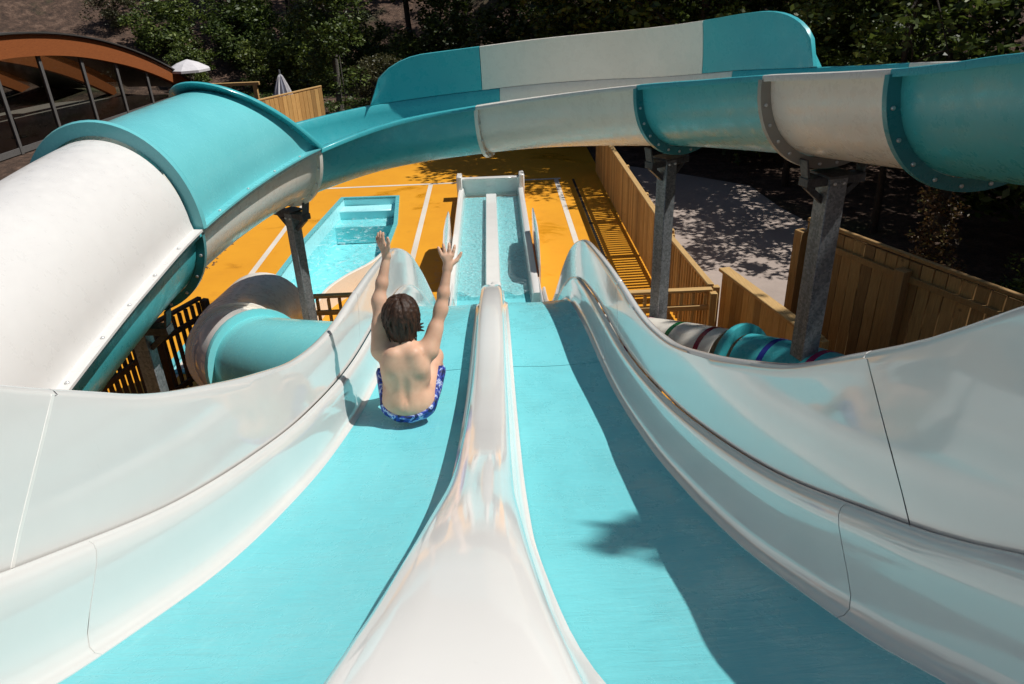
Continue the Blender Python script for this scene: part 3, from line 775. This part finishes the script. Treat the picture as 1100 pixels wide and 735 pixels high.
b = MB(); b.add([fp(-9, .03, -12), fp(LT, .03, -12), fp(LT, .03, 0), fp(-9, .03, 0)], [(0, 1, 2, 3)]); b.build('inside_floor', flat('inside_tiles', (.34, .30, .26), .35), bl)
for s in (-6.5, -4.6, -2.7, -.8, 1.1, 3.2, 5.35, 7.55, 9.6, 11.6, 13.6):
    zt = arc(s) - .55
    if zt < .2: continue
    MB().beam(fp(s, 0, .04), fp(s, zt, .04), .10, .13, .006, up=(dl[0], dl[1], 0)).build('mullion', GMET, bl)
for z in (.12,):
    smax = max(s for s in np.linspace(0, LT, 200) if arc(s) - .6 > z)
    MB().beam(fp(-9, z, .04), fp(smax, z, .04), .05, .06 if z > .2 else .2).build('transom', GMET, bl)
b = MB(); sA = np.linspace(-9, LT - 1, 40)
b.add([fp(s, .1, .05) for s in sA] + [fp(s, max(.15, arc(s) - .5), .05) for s in sA], [(i, i + 1, 41 + i, 40 + i) for i in range(39)]); b.build('glazing', GLASS, bl, smooth=False)
# furniture seen through the glass
for k, (s, off) in enumerate(((1.8, -2.2), (3.9, -2.6), (5.9, -2.0))):
    t = empty('cafe_table', fp(s, .03, off), ['white round cafe table behind the first glass bay', 'white round cafe table behind the middle glass bay', 'white round cafe table behind the last clear glass bay'][k], 'table', 'tables inside the arched building')
    q = np.array(fp(s, 0, off)); MB().tube([q + (0, 0, .74), q + (0, 0, .77)], .42, 20).build('tabletop', WHITE, t); MB().tube([q + (0, 0, .05), q + (0, 0, .74)], .04, 10).build('pedestal', GMET, t); MB().tube([q + (0, 0, .03), q + (0, 0, .055)], .26, 16).build('foot', GMET, t)

# ------------------------------------------------------------------ parasols, lounger, frame
def parasol_open(x, y, h, label):
    t = empty('open_parasol', (x, y, 0), label, 'parasol')
    rows = [[(x + r * math.cos(a) * (1 + .0), y + r * math.sin(a), h + z) for a in np.linspace(0, 2 * math.pi, 8, endpoint=False)] for r, z in ((.02, .42), (.5, .26), (.95, .02), (.95, -.08), (.93, -.08), (.92, .01), (.49, .24), (.02, .40))]
    V, F = grid(rows, True); mesh('canopy', V, F, CANVAS, t, smooth=False)
    MB().tube([(x, y, 0), (x, y, h + .42)], .03, 10).build('pole', STEEL, t)
    MB().box((x, y, .05), (.5, .5, .1), bev=.02).build('base', GMET, t)
parasol_open(-13.55, 35.6, 1.22, 'white open parasol peeping out behind the end of the arched beam')
def parasol_closed(x, y, h, label):
    t = empty('folded_parasol', (x, y, 0), label, 'parasol'); n = 24; rows = []; rows2 = []
    for z, r in ((.5, .40), (.8, .37), (1.2, .28), (1.6, .17), (h - .08, .07), (h, .015)):
        rows.append([(x + r * (1 + (.28 if k % 2 else -.12)) * math.cos(2 * math.pi * k / n), y + r * (1 + (.28 if k % 2 else -.12)) * math.sin(2 * math.pi * k / n), z) for k in range(n)])
    V, F = grid(rows, True, True); o = mesh('folded_canopy', V, F, CANVAS, t, smooth=False)
    o.data.materials.append(CANVASG)
    for p in o.data.polygons:
        if len(p.vertices) == 4 and (p.index % n) % 6 == 1: p.material_index = 1
    MB().tube([(x, y, 0), (x, y, h + .12)], .028, 10).build('pole', STEEL, t)
    MB().tube([(x, y, 0), (x, y, .08)], .28, 18).build('base', GMET, t)
parasol_closed(-6.98, 26.05, 1.98, 'folded grey and white striped parasol standing by the board fence')
t = empty('shade_shelter', (-8.6, 26.2, 0), 'square timber frame of a shade shelter beside the folded parasol', 'shelter')
for x in (-9.6, -7.9): MB().box((x, 26.2, .82), (.13, .13, 1.64), bev=.008).build('post', WOOD, t)
MB().beam((-9.75, 26.2, 1.69), (-7.75, 26.2, 1.69), .13, .10).build('beam', WOODX, t)
t = empty('sun_lounger', (-7.6, 27.3, 0), 'blue sun lounger beside the square timber frame', 'sun lounger')
MB().box((-7.7, 27.6, .36), (.65, 1.4, .05), bev=.01).build('seat', BLUEF, t); MB().box((-7.7, 28.45, .62), (.65, .75, .05), rx=R(45), bev=.01).build('backrest', BLUEF, t)
for sx in (-.28, .28):
    for sy in (-.55, .55): MB().box((-7.7 + sx, 27.6 + sy, .17), (.05, .05, .34)).build('leg', WHITE, t)

# ------------------------------------------------------------------ child
def sdf_mesh(prims, lo, hi, res=.0048):
    lo = np.array(lo); hi = np.array(hi); n = np.ceil((hi - lo) / res).astype(int) + 1
    D = np.full(n, .5, np.float32)
    ax = [lo[i] + np.arange(n[i]) * res for i in range(3)]
    for pr in prims:
        kind, k = pr[0], pr[-1]
        if kind == 'cap':
            a, b_, ra, rb = np.array(pr[1], float), np.array(pr[2], float), pr[3], pr[4]
            bl_, bh = np.minimum(a, b_) - max(ra, rb) - k - .02, np.maximum(a, b_) + max(ra, rb) + k + .02
        elif kind in ('ell', 'cut'):
            a = np.array(pr[1], float); rr = np.array(pr[2], float); bl_, bh = a - rr - k - .03, a + rr + k + .03
        elif kind == 'plane':
            bl_, bh = lo, hi
        i0 = np.clip(((bl_ - lo) / res).astype(int), 0, n); i1 = np.clip(((bh - lo) / res).astype(int) + 2, 0, n)
        if (i1 <= i0).any(): continue
        X, Y, Z = np.meshgrid(ax[0][i0[0]:i1[0]], ax[1][i0[1]:i1[1]], ax[2][i0[2]:i1[2]], indexing='ij', sparse=True)
        if kind == 'cap':
            ba = b_ - a; L2 = ba.dot(ba)
            t = np.clip(((X - a[0]) * ba[0] + (Y - a[1]) * ba[1] + (Z - a[2]) * ba[2]) / L2, 0, 1)
            d = np.sqrt((X - a[0] - t * ba[0]) ** 2 + (Y - a[1] - t * ba[1]) ** 2 + (Z - a[2] - t * ba[2]) ** 2) - (ra + (rb - ra) * t)
        elif kind in ('ell', 'cut'):
            x, y, z = X - a[0], Y - a[1], Z - a[2]
            if len(pr) > 4:
                c_, s_ = math.cos(pr[3]), math.sin(pr[3]); y, z = y * c_ + z * s_, -y * s_ + z * c_
            q = np.sqrt((x / rr[0]) ** 2 + (y / rr[1]) ** 2 + (z / rr[2]) ** 2); g = np.sqrt((x / rr[0] ** 2) ** 2 + (y / rr[1] ** 2) ** 2 + (z / rr[2] ** 2) ** 2) + 1e-9
            d = q * (q - 1) / g
        else:
            p, nv = np.array(pr[1], float), nz(pr[2]); d = (X - p[0]) * nv[0] + (Y - p[1]) * nv[1] + (Z - p[2]) * nv[2]
        sl_ = tuple(slice(i0[j], i1[j]) for j in range(3)); o = D[sl_]
        if kind in ('plane',): D[sl_] = np.maximum(o, d)
        elif kind == 'cut':
            h = np.clip(.5 - .5 * (o + d) / k, 0, 1); D[sl_] = o * (1 - h) - d * h + k * h * (1 - h)
        else:
            h = np.clip(.5 + .5 * (o - d) / k, 0, 1); D[sl_] = o * (1 - h) + d * h - k * h * (1 - h)
    ins = D < 0
    c = [ins[i:n[0] - 1 + i, j:n[1] - 1 + j, l:n[2] - 1 + l] for i in (0, 1) for j in (0, 1) for l in (0, 1)]
    cnt = sum(x.astype(int) for x in c); act = (cnt > 0) & (cnt < 8)
    ids = -np.ones(act.shape, int); I = np.argwhere(act); ids[act] = np.arange(len(I))
    P = np.zeros((len(I), 3)); W = np.zeros(len(I))
    cor = [np.array(x) for x in ((0, 0, 0), (0, 0, 1), (0, 1, 0), (0, 1, 1), (1, 0, 0), (1, 0, 1), (1, 1, 0), (1, 1, 1))]
    for p in range(8):
        for q in range(p + 1, 8):
            if abs(cor[p] - cor[q]).sum() != 1: continue
            va = D[tuple((I + cor[p]).T)]; vb = D[tuple((I + cor[q]).T)]; s = (va < 0) != (vb < 0)
            t = np.where(s, va / np.where(s, va - vb, 1), 0)
            P += np.where(s[:, None], cor[p] + t[:, None] * (cor[q] - cor[p]), 0); W += s
    V = lo + (I + P / W[:, None]) * res; F = []
    for axn in range(3):
        o1, o2 = [x for x in range(3) if x != axn]
        A_ = np.moveaxis(ins, axn, 0); ch = A_[:-1] != A_[1:]; ch = np.moveaxis(ch, 0, axn)
        E_ = np.argwhere(ch); E_ = E_[(E_[:, o1] > 0) & (E_[:, o2] > 0) & (E_[:, o1] < n[o1] - 1) & (E_[:, o2] < n[o2] - 1)]
        d1 = np.zeros(3, int); d1[o1] = 1; d2 = np.zeros(3, int); d2[o2] = 1
        q = np.stack([ids[tuple(E_.T)], ids[tuple((E_ - d1).T)], ids[tuple((E_ - d1 - d2).T)], ids[tuple((E_ - d2).T)]], 1)
        F += q[(q >= 0).all(1)].tolist()
    return V, F
def skin_mat():
    m, nt, b = mat('skin'); v = coords(nt)
    c = ramp(nt, noise(nt, v, 9, 5, .6), [(.3, (.58, .325, .215)), (.7, (.72, .45, .31))])
    sp = noise(nt, v, 26, 6, .65); c = mix(nt, ramp(nt, sp, [(.64, (0, 0, 0)), (.74, (.35, .35, .35))]), c, (.45, .22, .15))
    L(nt, c, b.inputs['Base Color']); b.inputs['Roughness'].default_value = .5; b.inputs['Specular IOR Level'].default_value = .35
    b.inputs['Subsurface Weight'].default_value = .12; b.inputs['Subsurface Radius'].default_value = (.02, .008, .004); b.inputs['Subsurface Scale'].default_value = .4
    bump(nt, b, noise(nt, v, 120, 3, .5), .12, .002)
    return m
def hair_mat():
    m, nt, b = mat('wet_brown_hair')
    g = noise(nt, coords(nt, (30, 30, 7)), 3.5, 5, .6, .5)
    L(nt, ramp(nt, g, [(.3, (.010, .005, .003)), (.7, (.060, .027, .014))]), b.inputs['Base Color']); b.inputs['Roughness'].default_value = .5; b.inputs['Specular IOR Level'].default_value = .3
    bump(nt, b, g, .8, .004); return m
def shorts_mat():
    m, nt, b = mat('blue_patterned_shorts')
    g = noise(nt, coords(nt, (1, 1, 1)), 22, 2, .5, 1.5)
    c = ramp(nt, g, [(.40, (.008, .014, .07)), (.46, (.012, .035, .26)), (.56, (.02, .06, .40)), (.62, (.55, .62, .74)), (.70, (.03, .09, .40))])
    L(nt, c, b.inputs['Base Color']); b.inputs['Roughness'].default_value = .55; bump(nt, b, noise(nt, coords(nt), 40, 4, .6), .4, .006); return m
SKIN = skin_mat(); HAIR = hair_mat(); SHORTS = shorts_mat()
def child():
    root_at = (-.465, 3.02, 3.06)
    pr = []
    cap = lambda a, b, ra, rb, k=.02: pr.append(('cap', a, b, ra, rb, k))
    ell = lambda c, r, k=.04, rot=0.: pr.append(('ell', c, r, rot, k))
    ell((-.465, 3.025, 3.145), (.110, .092, .086)); ell((-.466, 3.045, 3.235), (.090, .068, .10), .06); ell((-.466, 3.075, 3.325), (.110, .076, .105), .06)
    cap((-.560, 3.10, 3.385), (-.372, 3.10, 3.378), .042, .042, .045)                     # shoulder girdle
    cap((-.53, 3.045, 3.335), (-.545, 3.06, 3.27), .036, .03, .04); cap((-.402, 3.045, 3.33), (-.388, 3.06, 3.265), .036, .03, .04)  # shoulder blades, flanks
    for s in (-1, 1): cap((-.466 + s * .050, 3.040, 3.40), (-.466 + s * .072, 3.032, 3.325), .026, .022, .045)
    cap((-.466, 3.10, 3.40), (-.470, 3.135, 3.475), .047, .042, .035)                    # neck
    ell((-.473, 3.165, 3.530), (.068, .084, .096), .03); ell((-.473, 3.215, 3.487), (.052, .05, .052), .03)   # skull, jaw
    cap((-.473, 3.252, 3.535), (-.473, 3.272, 3.51), .010, .014, .012)                   # nose
    for s in (-1, 1):
        ell((-.473 + s * .071, 3.16, 3.520), (.011, .022, .030), .012); ell((-.473 + s * .03, 3.25, 3.545), (.016, .01, .010), .012)
    cap((-.495, 3.255, 3.478), (-.451, 3.255, 3.478), .009, .009, .01)
    def arm(Sh, E, Wr, up):
        cap(Sh, E, .035, .028, .045); cap(Sh, tuple(np.array(Sh) * .5 + np.array(E) * .5), .036, .0305, .03)
        cap(E, tuple(np.array(E) * .6 + np.array(Wr) * .4), .0272, .0265, .035); cap(tuple(np.array(E) * .6 + np.array(Wr) * .4), Wr, .0265, .0185, .02)
    arm((-.580, 3.10, 3.40), (-.576, 3.20, 3.605), (-.527, 3.285, 3.795), 0)
    arm((-.348, 3.10, 3.39), (-.289, 3.20, 3.545), (-.248, 3.285, 3.72), 0)
    def hand(Wr, up, side, fwd, thumb_out, curl):
        Wr = np.array(Wr); up = nz(up); side = nz(np.array(side) - up * np.dot(side, up)); fw = np.cross(side, up); fw = fw if np.dot(fw, fwd) > 0 else -fw
        for j in (-1.2, -.4, .4, 1.2): cap(Wr - side * j * .008, Wr + up * .058 + side * j * .0165, .0135, .0115, .012)
        for j, (off, ln, sp_) in enumerate(((.0255, .046, .30), (.0085, .054, .08), (-.0085, .051, -.12), (-.0245, .041, -.36))):
            k0 = Wr + up * .060 + side * off; d = nz(up + side * sp_); k1 = k0 + d * ln * .5 + fw * curl * .004; k2 = k1 + nz(d + fw * curl) * ln * .32; k3 = k2 + nz(d + fw * curl * 2) * ln * .24
            cap(k0, k1, .0088, .0078, .006); cap(k1, k2, .0078, .0072, .004); cap(k2, k3, .0072, .0062, .004)
        t0 = Wr + up * .016 + side * .014; t1 = t0 + nz(up * .6 + side * thumb_out + fw * .15) * .036; t2 = t1 + nz(up * .9 + side * thumb_out * .75 + fw * .2) * .026; t3 = t2 + nz(up + side * thumb_out * .55) * .018
        cap(t0, t1, .0135, .0098, .01); cap(t1, t2, .0095, .0085, .004); cap(t2, t3, .0085, .0068, .004)
    # left hand seen edge on, thumb to the right; right hand open with its back to the viewer
    hand((-.527, 3.285, 3.795), (-.34, .28, 1.0), (.55, -.75, .1), (.5, .5, 0), .75, .25)
    hand((-.248, 3.285, 3.72), (.02, .30, 1.0), (1, .12, 0), (0, 1, 0), .95, .18)
    # legs, bent knees ahead of the body
    for s in (-1, 1):
        hp = (-.465 + s * .058, 3.05, 3.14); kn = (-.465 + s * .105, 3.315, 3.235); an = (-.465 + s * .085, 3.50, 2.985)
        cap(hp, kn, .072, .050, .03); cap(kn, tuple(np.array(kn) * .65 + np.array(an) * .35), .049, .045, .02); cap(tuple(np.array(kn) * .65 + np.array(an) * .35), an, .045, .028, .02)
        cap(an, (an[0] + s * .012, an[1] + .11, an[2] - .02), .030, .020, .02); cap((an[0], an[1] - .02, an[2] - .008), an, .026, .028, .02)
        for q in range(5):
            cap((an[0] + s * (.034 - q * .011), an[1] + .10, an[2] - .02), (an[0] + s * (.038 - q * .011), an[1] + .135 + .006 * q, an[2] - .022), .0085, .0075, .004)
    pr.append(('cut', (-.466, 2.958, 3.31), (.010, .018, .10), .03))
    for s_ in (-1, 1): pass    # groove of the spine
    V, F = sdf_mesh(pr, (-.68, 2.84, 2.92), (-.12, 3.70, 3.96))
    body = mesh('person', V, F, SKIN, None, angle=180, loc=root_at)
    tag(body, 'child in blue swim shorts sitting on the left lane with both arms raised', 'person')
    # shorts
    pr = []
    ell((-.465, 3.025, 3.143), (.136, .104, .092), .03) if False else pr.append(('ell', (-.465, 3.025, 3.145), (.120, .102, .092), 0., .03))
    for s in (-1, 1):
        pr.append(('cap', (-.465 + s * .060, 3.05, 3.135), (-.465 + s * .102, 3.24, 3.20), .076, .072, .03))
    pr.append(('plane', (-.465, 2.93, 3.128), (0, -.36, 1), 0)); pr.append(('plane', (-.465, 3.235, 3.2), (0, 1, .25), 0))
    V, F = sdf_mesh(pr, (-.72, 2.86, 2.98), (-.2, 3.4, 3.4), .005)
    # folds
    V = V + .0035 * np.sin(V[:, :1] * 95 + V[:, 2:] * 40) * np.array([[.6, .6, .3]])
    mesh('shorts', V, F, SHORTS, body, angle=180)
    # hair
    pr = []
    hc = np.array((-.473, 3.154, 3.540))
    pr.append(('ell', tuple(hc), (.0765, .092, .099), 0., .02))
    pr.append(('ell', tuple(hc + (0, -.045, -.055)), (.056, .050, .068), 0., .03))
    rr = random.Random(5)
    crown = -.35
    for i in range(130):
        az = rr.uniform(0, 2 * math.pi)
        front = math.sin(az) > .4
        e1 = rr.uniform(.1, .5) if front else rr.uniform(-1.15, -.30)
        e0 = rr.uniform(.5, 1.35); n_ = 6; pts = []
        sw = rr.uniform(-.55, .55); rad_ = rr.uniform(.94, 1.20); ww = rr.uniform(.0055, .0105)
        for j in range(n_ + 1):
            t = j / n_; el = e0 + (e1 - e0) * t; a_ = az + sw * t * t
            q = np.array((.078 * math.cos(a_) * math.cos(el), .093 * math.sin(a_) * math.cos(el), .100 * math.sin(el)))
            if el < -.2: q = np.array((.075 * math.cos(a_), .090 * math.sin(a_), .112 * math.sin(el))) * np.array((1 - .25 * (-.2 - el), 1 - .25 * (-.2 - el), 1.06))
            pts.append(hc + q * (1 + (rad_ - .99) * t))
        for j in range(n_):
            w0 = ww * (1 - (j / n_) ** 2 * .75); w1 = ww * (1 - ((j + 1) / n_) ** 2 * .75)
            pr.append(('cap', tuple(pts[j]), tuple(pts[j + 1]), w0, w1, .005))
    for q in range(3):
        a = hc + np.array((.058, -.03, -.02 - q * .012)); b2 = a + np.array((.022, .0, -.012)); c2 = b2 + np.array((.024, .004, .006 - .008 * q))
        pr.append(('cap', tuple(a), tuple(b2), .012, .008, .006)); pr.append(('cap', tuple(b2), tuple(c2), .008, .003, .004))
    V, F = sdf_mesh(pr, (-.62, 3.0, 3.36), (-.33, 3.30, 3.71), .0029)
    mesh('hair', V, F, HAIR, body, angle=180)
child()

# ------------------------------------------------------------------ vegetation
def leaves_mesh(name, C_, n_per, rad, size, m, flatz=1., seed=0, gather=None):
    """leaf faces spread through clumps at centres C_ (k,3) with radii rad"""
    rs = np.random.RandomState(seed); k = len(C_); rad = np.broadcast_to(rad, (k,))
    idx = np.repeat(np.arange(k), n_per); n = len(idx)
    d = rs.normal(size=(n, 3)); d /= np.linalg.norm(d, axis=1)[:, None]
    P = C_[idx] + d * (rad[idx] * rs.uniform(.15, 1, n) ** .6)[:, None] * np.array([1, 1, flatz])
    a = rs.normal(size=(n, 3)); a /= np.linalg.norm(a, axis=1)[:, None]; a[:, 2] *= .6
    b_ = np.cross(a, rs.normal(size=(n, 3))); b_ /= np.linalg.norm(b_, axis=1)[:, None]
    s = size * rs.uniform(.6, 1.4, n)[:, None]
    V = np.stack([P - a * s, P + b_ * s * .45, P + a * s, P - b_ * s * .45], 1).reshape(-1, 3)
    me = bpy.data.meshes.new(name); me.vertices.add(4 * n); me.vertices.foreach_set('co', V.ravel())
    me.loops.add(4 * n); me.loops.foreach_set('vertex_index', np.arange(4 * n)); me.polygons.add(n)
    me.polygons.foreach_set('loop_start', np.arange(0, 4 * n, 4)); me.polygons.foreach_set('loop_total', np.full(n, 4))
    me.update(calc_edges=True); me.validate(); me.materials.append(m); return me
def clump_centres(k, rx, rz, z0, seed, bias=.5, open_=0.25):
    rs = np.random.RandomState(seed); out = []
    while len(out) < k:
        p = rs.uniform(-1, 1, 3); r = np.linalg.norm(p)
        if r > 1 or r < open_: continue
        wob = 1 + .25 * math.sin(3 * math.atan2(p[1], p[0]) + seed)
        out.append((p[0] * rx * wob, p[1] * rx * wob, z0 + p[2] * rz))
    return np.array(out)
def limb_mesh(name, h, r, crown, seed, nl=9, m=BARK):
    rs = random.Random(seed); b = MB()
    top = np.array((rs.uniform(-.3, .3), rs.uniform(-.3, .3), h)); mid = np.array((rs.uniform(-.15, .15), rs.uniform(-.15, .15), h * .5))
    b.tube(catmull([(0, 0, -.3), (0, 0, h * .1), mid, top], 4), list(np.linspace(r * 1.25, r * .35, 13)), 9)
    for i in range(nl):
        c = crown[rs.randrange(len(crown))]; z = h * rs.uniform(.3, .92); p = mid * (z / h) + np.array((0, 0, z)) - np.array((0, 0, mid[2] * z / h))
        q = (p + c) / 2 + np.array((rs.uniform(-.2, .2), rs.uniform(-.2, .2), rs.uniform(-.1, .3)))
        b.tube(catmull([p, q, c], 3), list(np.linspace(r * .38, r * .08, 7)), 6)
    V = np.array(b.V); me = bpy.data.meshes.new(name); me.from_pydata(V.tolist(), [], b.F); me.shade_smooth(); me.materials.append(m); return me
def tree_kind(name, h, rx, rz, z0, k, n_per, crad, leaf, m, seed, r=.16, bark=BARK, nl=10, open_=.2):
    C_ = clump_centres(k, rx, rz, z0, seed, open_=open_); rs = np.random.RandomState(seed)
    return (limb_mesh(name + '_trunk', h, r, C_, seed, nl, bark), leaves_mesh(name + '_crown', C_, n_per, crad * rs.uniform(.6, 1.35, k), leaf, m, .7, seed))
KIND = {
    'broad_a': tree_kind('broad', 8.5, 2.9, 3.9, 6.0, 85, 95, .72, .12, LEAFD, 1, .17),
    'broad_b': tree_kind('broad', 9.5, 2.6, 4.4, 6.6, 92, 95, .68, .11, LEAFD, 2, .15),
    'broad_c': tree_kind('broad', 7.5, 3.0, 3.3, 5.2, 80, 95, .70, .12, LEAFM, 3, .15),
    'under': tree_kind('under', 3.2, 1.7, 1.6, 1.9, 70, 80, .50, .10, LEAFD, 5, .06, nl=14),
    'light': tree_kind('light', 7.0, 2.2, 3.2, 4.6, 60, 70, .5, .11, LEAFY, 6, .10),
    'poplar': tree_kind('poplar', 8.2, 1.25, 4.3, 4.5, 120, 85, .46, .085, LEAFM, 7, .13, BARKP, 16),
    'tall': tree_kind('tall', 11.0, 2.3, 1.7, 10.2, 38, 70, .42, .11, LEAFM, 12, .13, nl=14, open_=.1),
    'bush_a': tree_kind('bush', 1.6, 1.6, 1.15, 1.1, 70, 95, .45, .085, LEAFM, 8, .05, nl=16),
    'bush_b': tree_kind('bush', 1.8, 1.5, 1.3, 1.25, 70, 95, .42, .085, LEAFY, 9, .05, nl=16),
    'bush_o': tree_kind('bush', 1.5, 1.2, 1.1, 1.1, 60, 95, .40, .06, LEAFO, 10, .05, nl=16),
}
def plant(kind, x, y, s, rz, name, label, cat, group=None, sz=None):
    o = bpy.data.objects.new(name, None); COL.objects.link(o); o.location = (x, y, float(hill_z(np.array(x), np.array(y))) - .05); o.rotation_euler = (0, 0, rz); o.scale = (s, s, sz or s)
    tag(o, label, cat, group)
    for nm, me in zip(('trunk', 'crown'), KIND[kind]):
        c = bpy.data.objects.new(nm, me); COL.objects.link(c); c.parent = o
    return o
FOREST = 'trees of the wood behind the flume'
wood_spots = [
    # x, y, kind, scale
    (5.6, 21.0, 'broad_a', 1.0), (9.9, 16.4, 'broad_a', 1.0), (7.6, 19.6, 'broad_b', .95), (4.6, 22.6, 'broad_b', .95),  (8.8, 20.6, 'broad_b', 1.0), (13.5, 17.4, 'broad_a', .95), (12.6, 13.4, 'broad_c', 1.0), (11.9, 10.6, 'broad_b', .8), (12.6, 7.0, 'broad_a', 1.0),
    (3.2, 23.8, 'broad_b', 1.0), (2.6, 26.6, 'broad_a', 1.05), (3.6, 30.8, 'broad_c', 1.05), (16.4, 15.0, 'broad_b', 1.05), (16.2, 11.8, 'broad_a', 1.1),
    (5.6, 26.4, 'broad_c', 1.1), (4.8, 28.8, 'broad_b', 1.1), (-1.5, 38.0, 'broad_a', 1.1), (12.6, 24.2, 'broad_a', 1.15), (20.2, 14.4, 'broad_a', 1.1), (9.2, 28.4, 'broad_b', 1.15), (5.2, 32.6, 'broad_a', 1.15), (1.2, 36.0, 'broad_b', 1.1), (16.8, 27.0, 'broad_c', 1.2), (22.0, 22.0, 'broad_a', 1.2), (12.6, 33.4, 'broad_a', 1.2), (-3.6, 37.4, 'broad_b', 1.05), (8.2, 38.6, 'broad_b', 1.15), (24.4, 16.4, 'broad_b', 1.2), (20.6, 30.4, 'broad_b', 1.2), (28.0, 24.6, 'broad_a', 1.2), (3.0, 43.0, 'broad_a', 1.2), (16.6, 39.6, 'broad_b', 1.2),
    (10.7, 5.4, 'broad_b', 1.35), (-7.0, 43.5, 'broad_a', 1.0), (-11.2, 45.8, 'broad_b', .9), (-15.2, 47.0, 'broad_c', .8), (-4.6, 48.5, 'broad_b', 1.1)]
for i, (x, y, k, s) in enumerate(wood_spots):
    plant(k, x, y, s, rnd.uniform(0, 6.28), 'tree', 'tall dark leafy tree in the wood behind the flume', 'tree', FOREST)
under_spots = [(6.3, 19.8), (9.6, 11.8), (4.4, 22.2), (2.0, 24.6), (12.0, 12.6), (10.5, 9.4), (13.6, 9.0), (4.0, 27.5), (-6.0, 40.0), (-9.2, 41.5), (-13, 43), (-2.2, 35.0), (1.2, 31.5), (7.4, 30.6), (12.2, 28.5)]
for x, y in under_spots:
    plant('under', x, y, rnd.uniform(.85, 1.2), rnd.uniform(0, 6.28), 'sapling', 'dark leafy sapling growing between the trunks of the wood', 'sapling', 'saplings under the trees')
for x, y, s, lab in ((7.4, 13.8, .78, 'pale green young tree at the edge of the path above the tall board fence'), (6.9, 17.3, .85, 'pale green young tree above the white section of the flume'), (9.4, 11.0, .72, 'pale green young tree above the right end of the tall board fence'), (11.6, 22.0, .95, 'slender pale green tree far back above the right end of the flume'), (3.4, 25.2, .9, 'slender pale green tree above the middle of the raised flume wall'), (8.3, 24.6, .9, 'slender pale green tree behind the end of the raised flume wall')):
    plant('light', x, y, s, rnd.uniform(0, 6), 'tree', lab, 'tree')
plant('poplar', -5.75, 29.2, 1.0, .4, 'poplar_tree', 'columnar green tree with a pale trunk behind the board fence', 'tree')
for x, y, s, k, lab in ((8.9, 20.6, 1.1, 'bush_b', 'sunlit shrub seen between the trunks beyond the footpath'), (11.4, 20.2, 1.2, 'bush_b', 'sunlit shrub beyond the footpath, above the tall steel post'), (10.4, 23.4, 1.5, 'bush_b', 'large sunlit shrub at the back of the clearing beyond the footpath'), (13.4, 17.6, 1.2, 'bush_a', 'green shrub at the right side of the clearing beyond the footpath'), (-16.5, 42.0, 1.25, 'bush_a', 'round green bush above the white open parasol'), (-12.2, 41.2, 1.3, 'bush_a', 'wide dark green bush on the bank left of the columnar tree'), (-10.3, 37.2, 1.0, 'bush_b', 'yellow green bush directly behind the folded parasol'),
                        (-8.0, 36.2, 1.1, 'bush_b', 'yellow green bush beside the columnar tree'), (-4.3, 31.0, .95, 'bush_o', 'olive grey bush between the columnar tree and the flume wall'), (-3.6, 34.2, 1.0, 'bush_a', 'green bush behind the olive grey bush'), (-8.6, 41.0, 1.3, 'bush_a', 'green bush highest on the bank behind the columnar tree'),
                        (-14.6, 38.6, .8, 'bush_b', 'small yellow green bush beside the end of the arched beam'), (-19.8, 43.6, 1.0, 'bush_o', 'olive bush above the crown of the arched beam')):
    plant(k, x, y, s, rnd.uniform(0, 6), 'bush', lab, 'bush')
# ivy on a broken trunk and ground growth by the tall fence
def ivy(x, y, h, label, seed, m=LEAFY, m2=BARK):
    t = empty('ivy_trunk', (x, y, 0), label, 'ivy clad trunk'); rs = np.random.RandomState(seed)
    MB().tube(catmull([(x, y, -.1), (x + .05, y, h * .4), (x - .08, y + .05, h)], 4), list(np.linspace(.15, .07, 9)), 9).build('trunk', m2, t)
    zs = rs.uniform(.2, h, 90); C_ = np.stack([x + rs.normal(0, .16, 90), y + rs.normal(0, .16, 90), zs], 1)
    me = leaves_mesh('ivy_leaves', C_ - np.array((x, y, 0)), 45, .17, .038, m, 1, seed); o = bpy.data.objects.new('ivy_leaves', me); COL.objects.link(o); o.parent = t
ivy(6.05, 9.6, 3.2, 'dead trunk with reddish creeper rising behind the tall board fence', 3, leaf_mat('rusty_creeper_leaves', (.05, .018, .008), (.12, .07, .02), (.16, .15, .04)))
ivy(7.4, 9.2, 3.4, 'trunk wrapped in bright ivy behind the tall board fence', 4)
ivy(8.4, 8.5, 3.0, 'leaning ivy covered trunk nearest the right edge', 5)
def ground_cover():
    rs = np.random.RandomState(9); k = 260
    C_ = np.stack([rs.uniform(5.3, 10.5, k), rs.uniform(6.2, 10.5, k), rs.uniform(.02, .35, k)], 1); C_ = C_[(C_[:, 0] > 4.4 + (9.5 - C_[:, 1]) * .42)]
    me = leaves_mesh('undergrowth', C_, 110, .3, .05, GRASSM, .8, 9); o = bpy.data.objects.new('undergrowth', me); COL.objects.link(o); tag(o, 'bright low undergrowth behind the tall board fence', kind='stuff')
    C_ = np.stack([rs.uniform(-24, 6, 700), rs.uniform(22.6, 42, 700), np.zeros(700)], 1); C_[:, 2] = hill_z(C_[:, 0], C_[:, 1]) + .06; C_ = C_[C_[:, 0] > -13.2]
    me = leaves_mesh('grass', C_, 60, .5, .06, GRASSM, .25, 10); o = bpy.data.objects.new('grass', me); COL.objects.link(o); tag(o, 'dark grass below the wood and bank', kind='stuff')
ground_cover()
plant('tall', 6.08, -.12, 1.0, 1.0, 'tree', 'tall loose pale green tree beside the right wall of the water slide', 'tree')
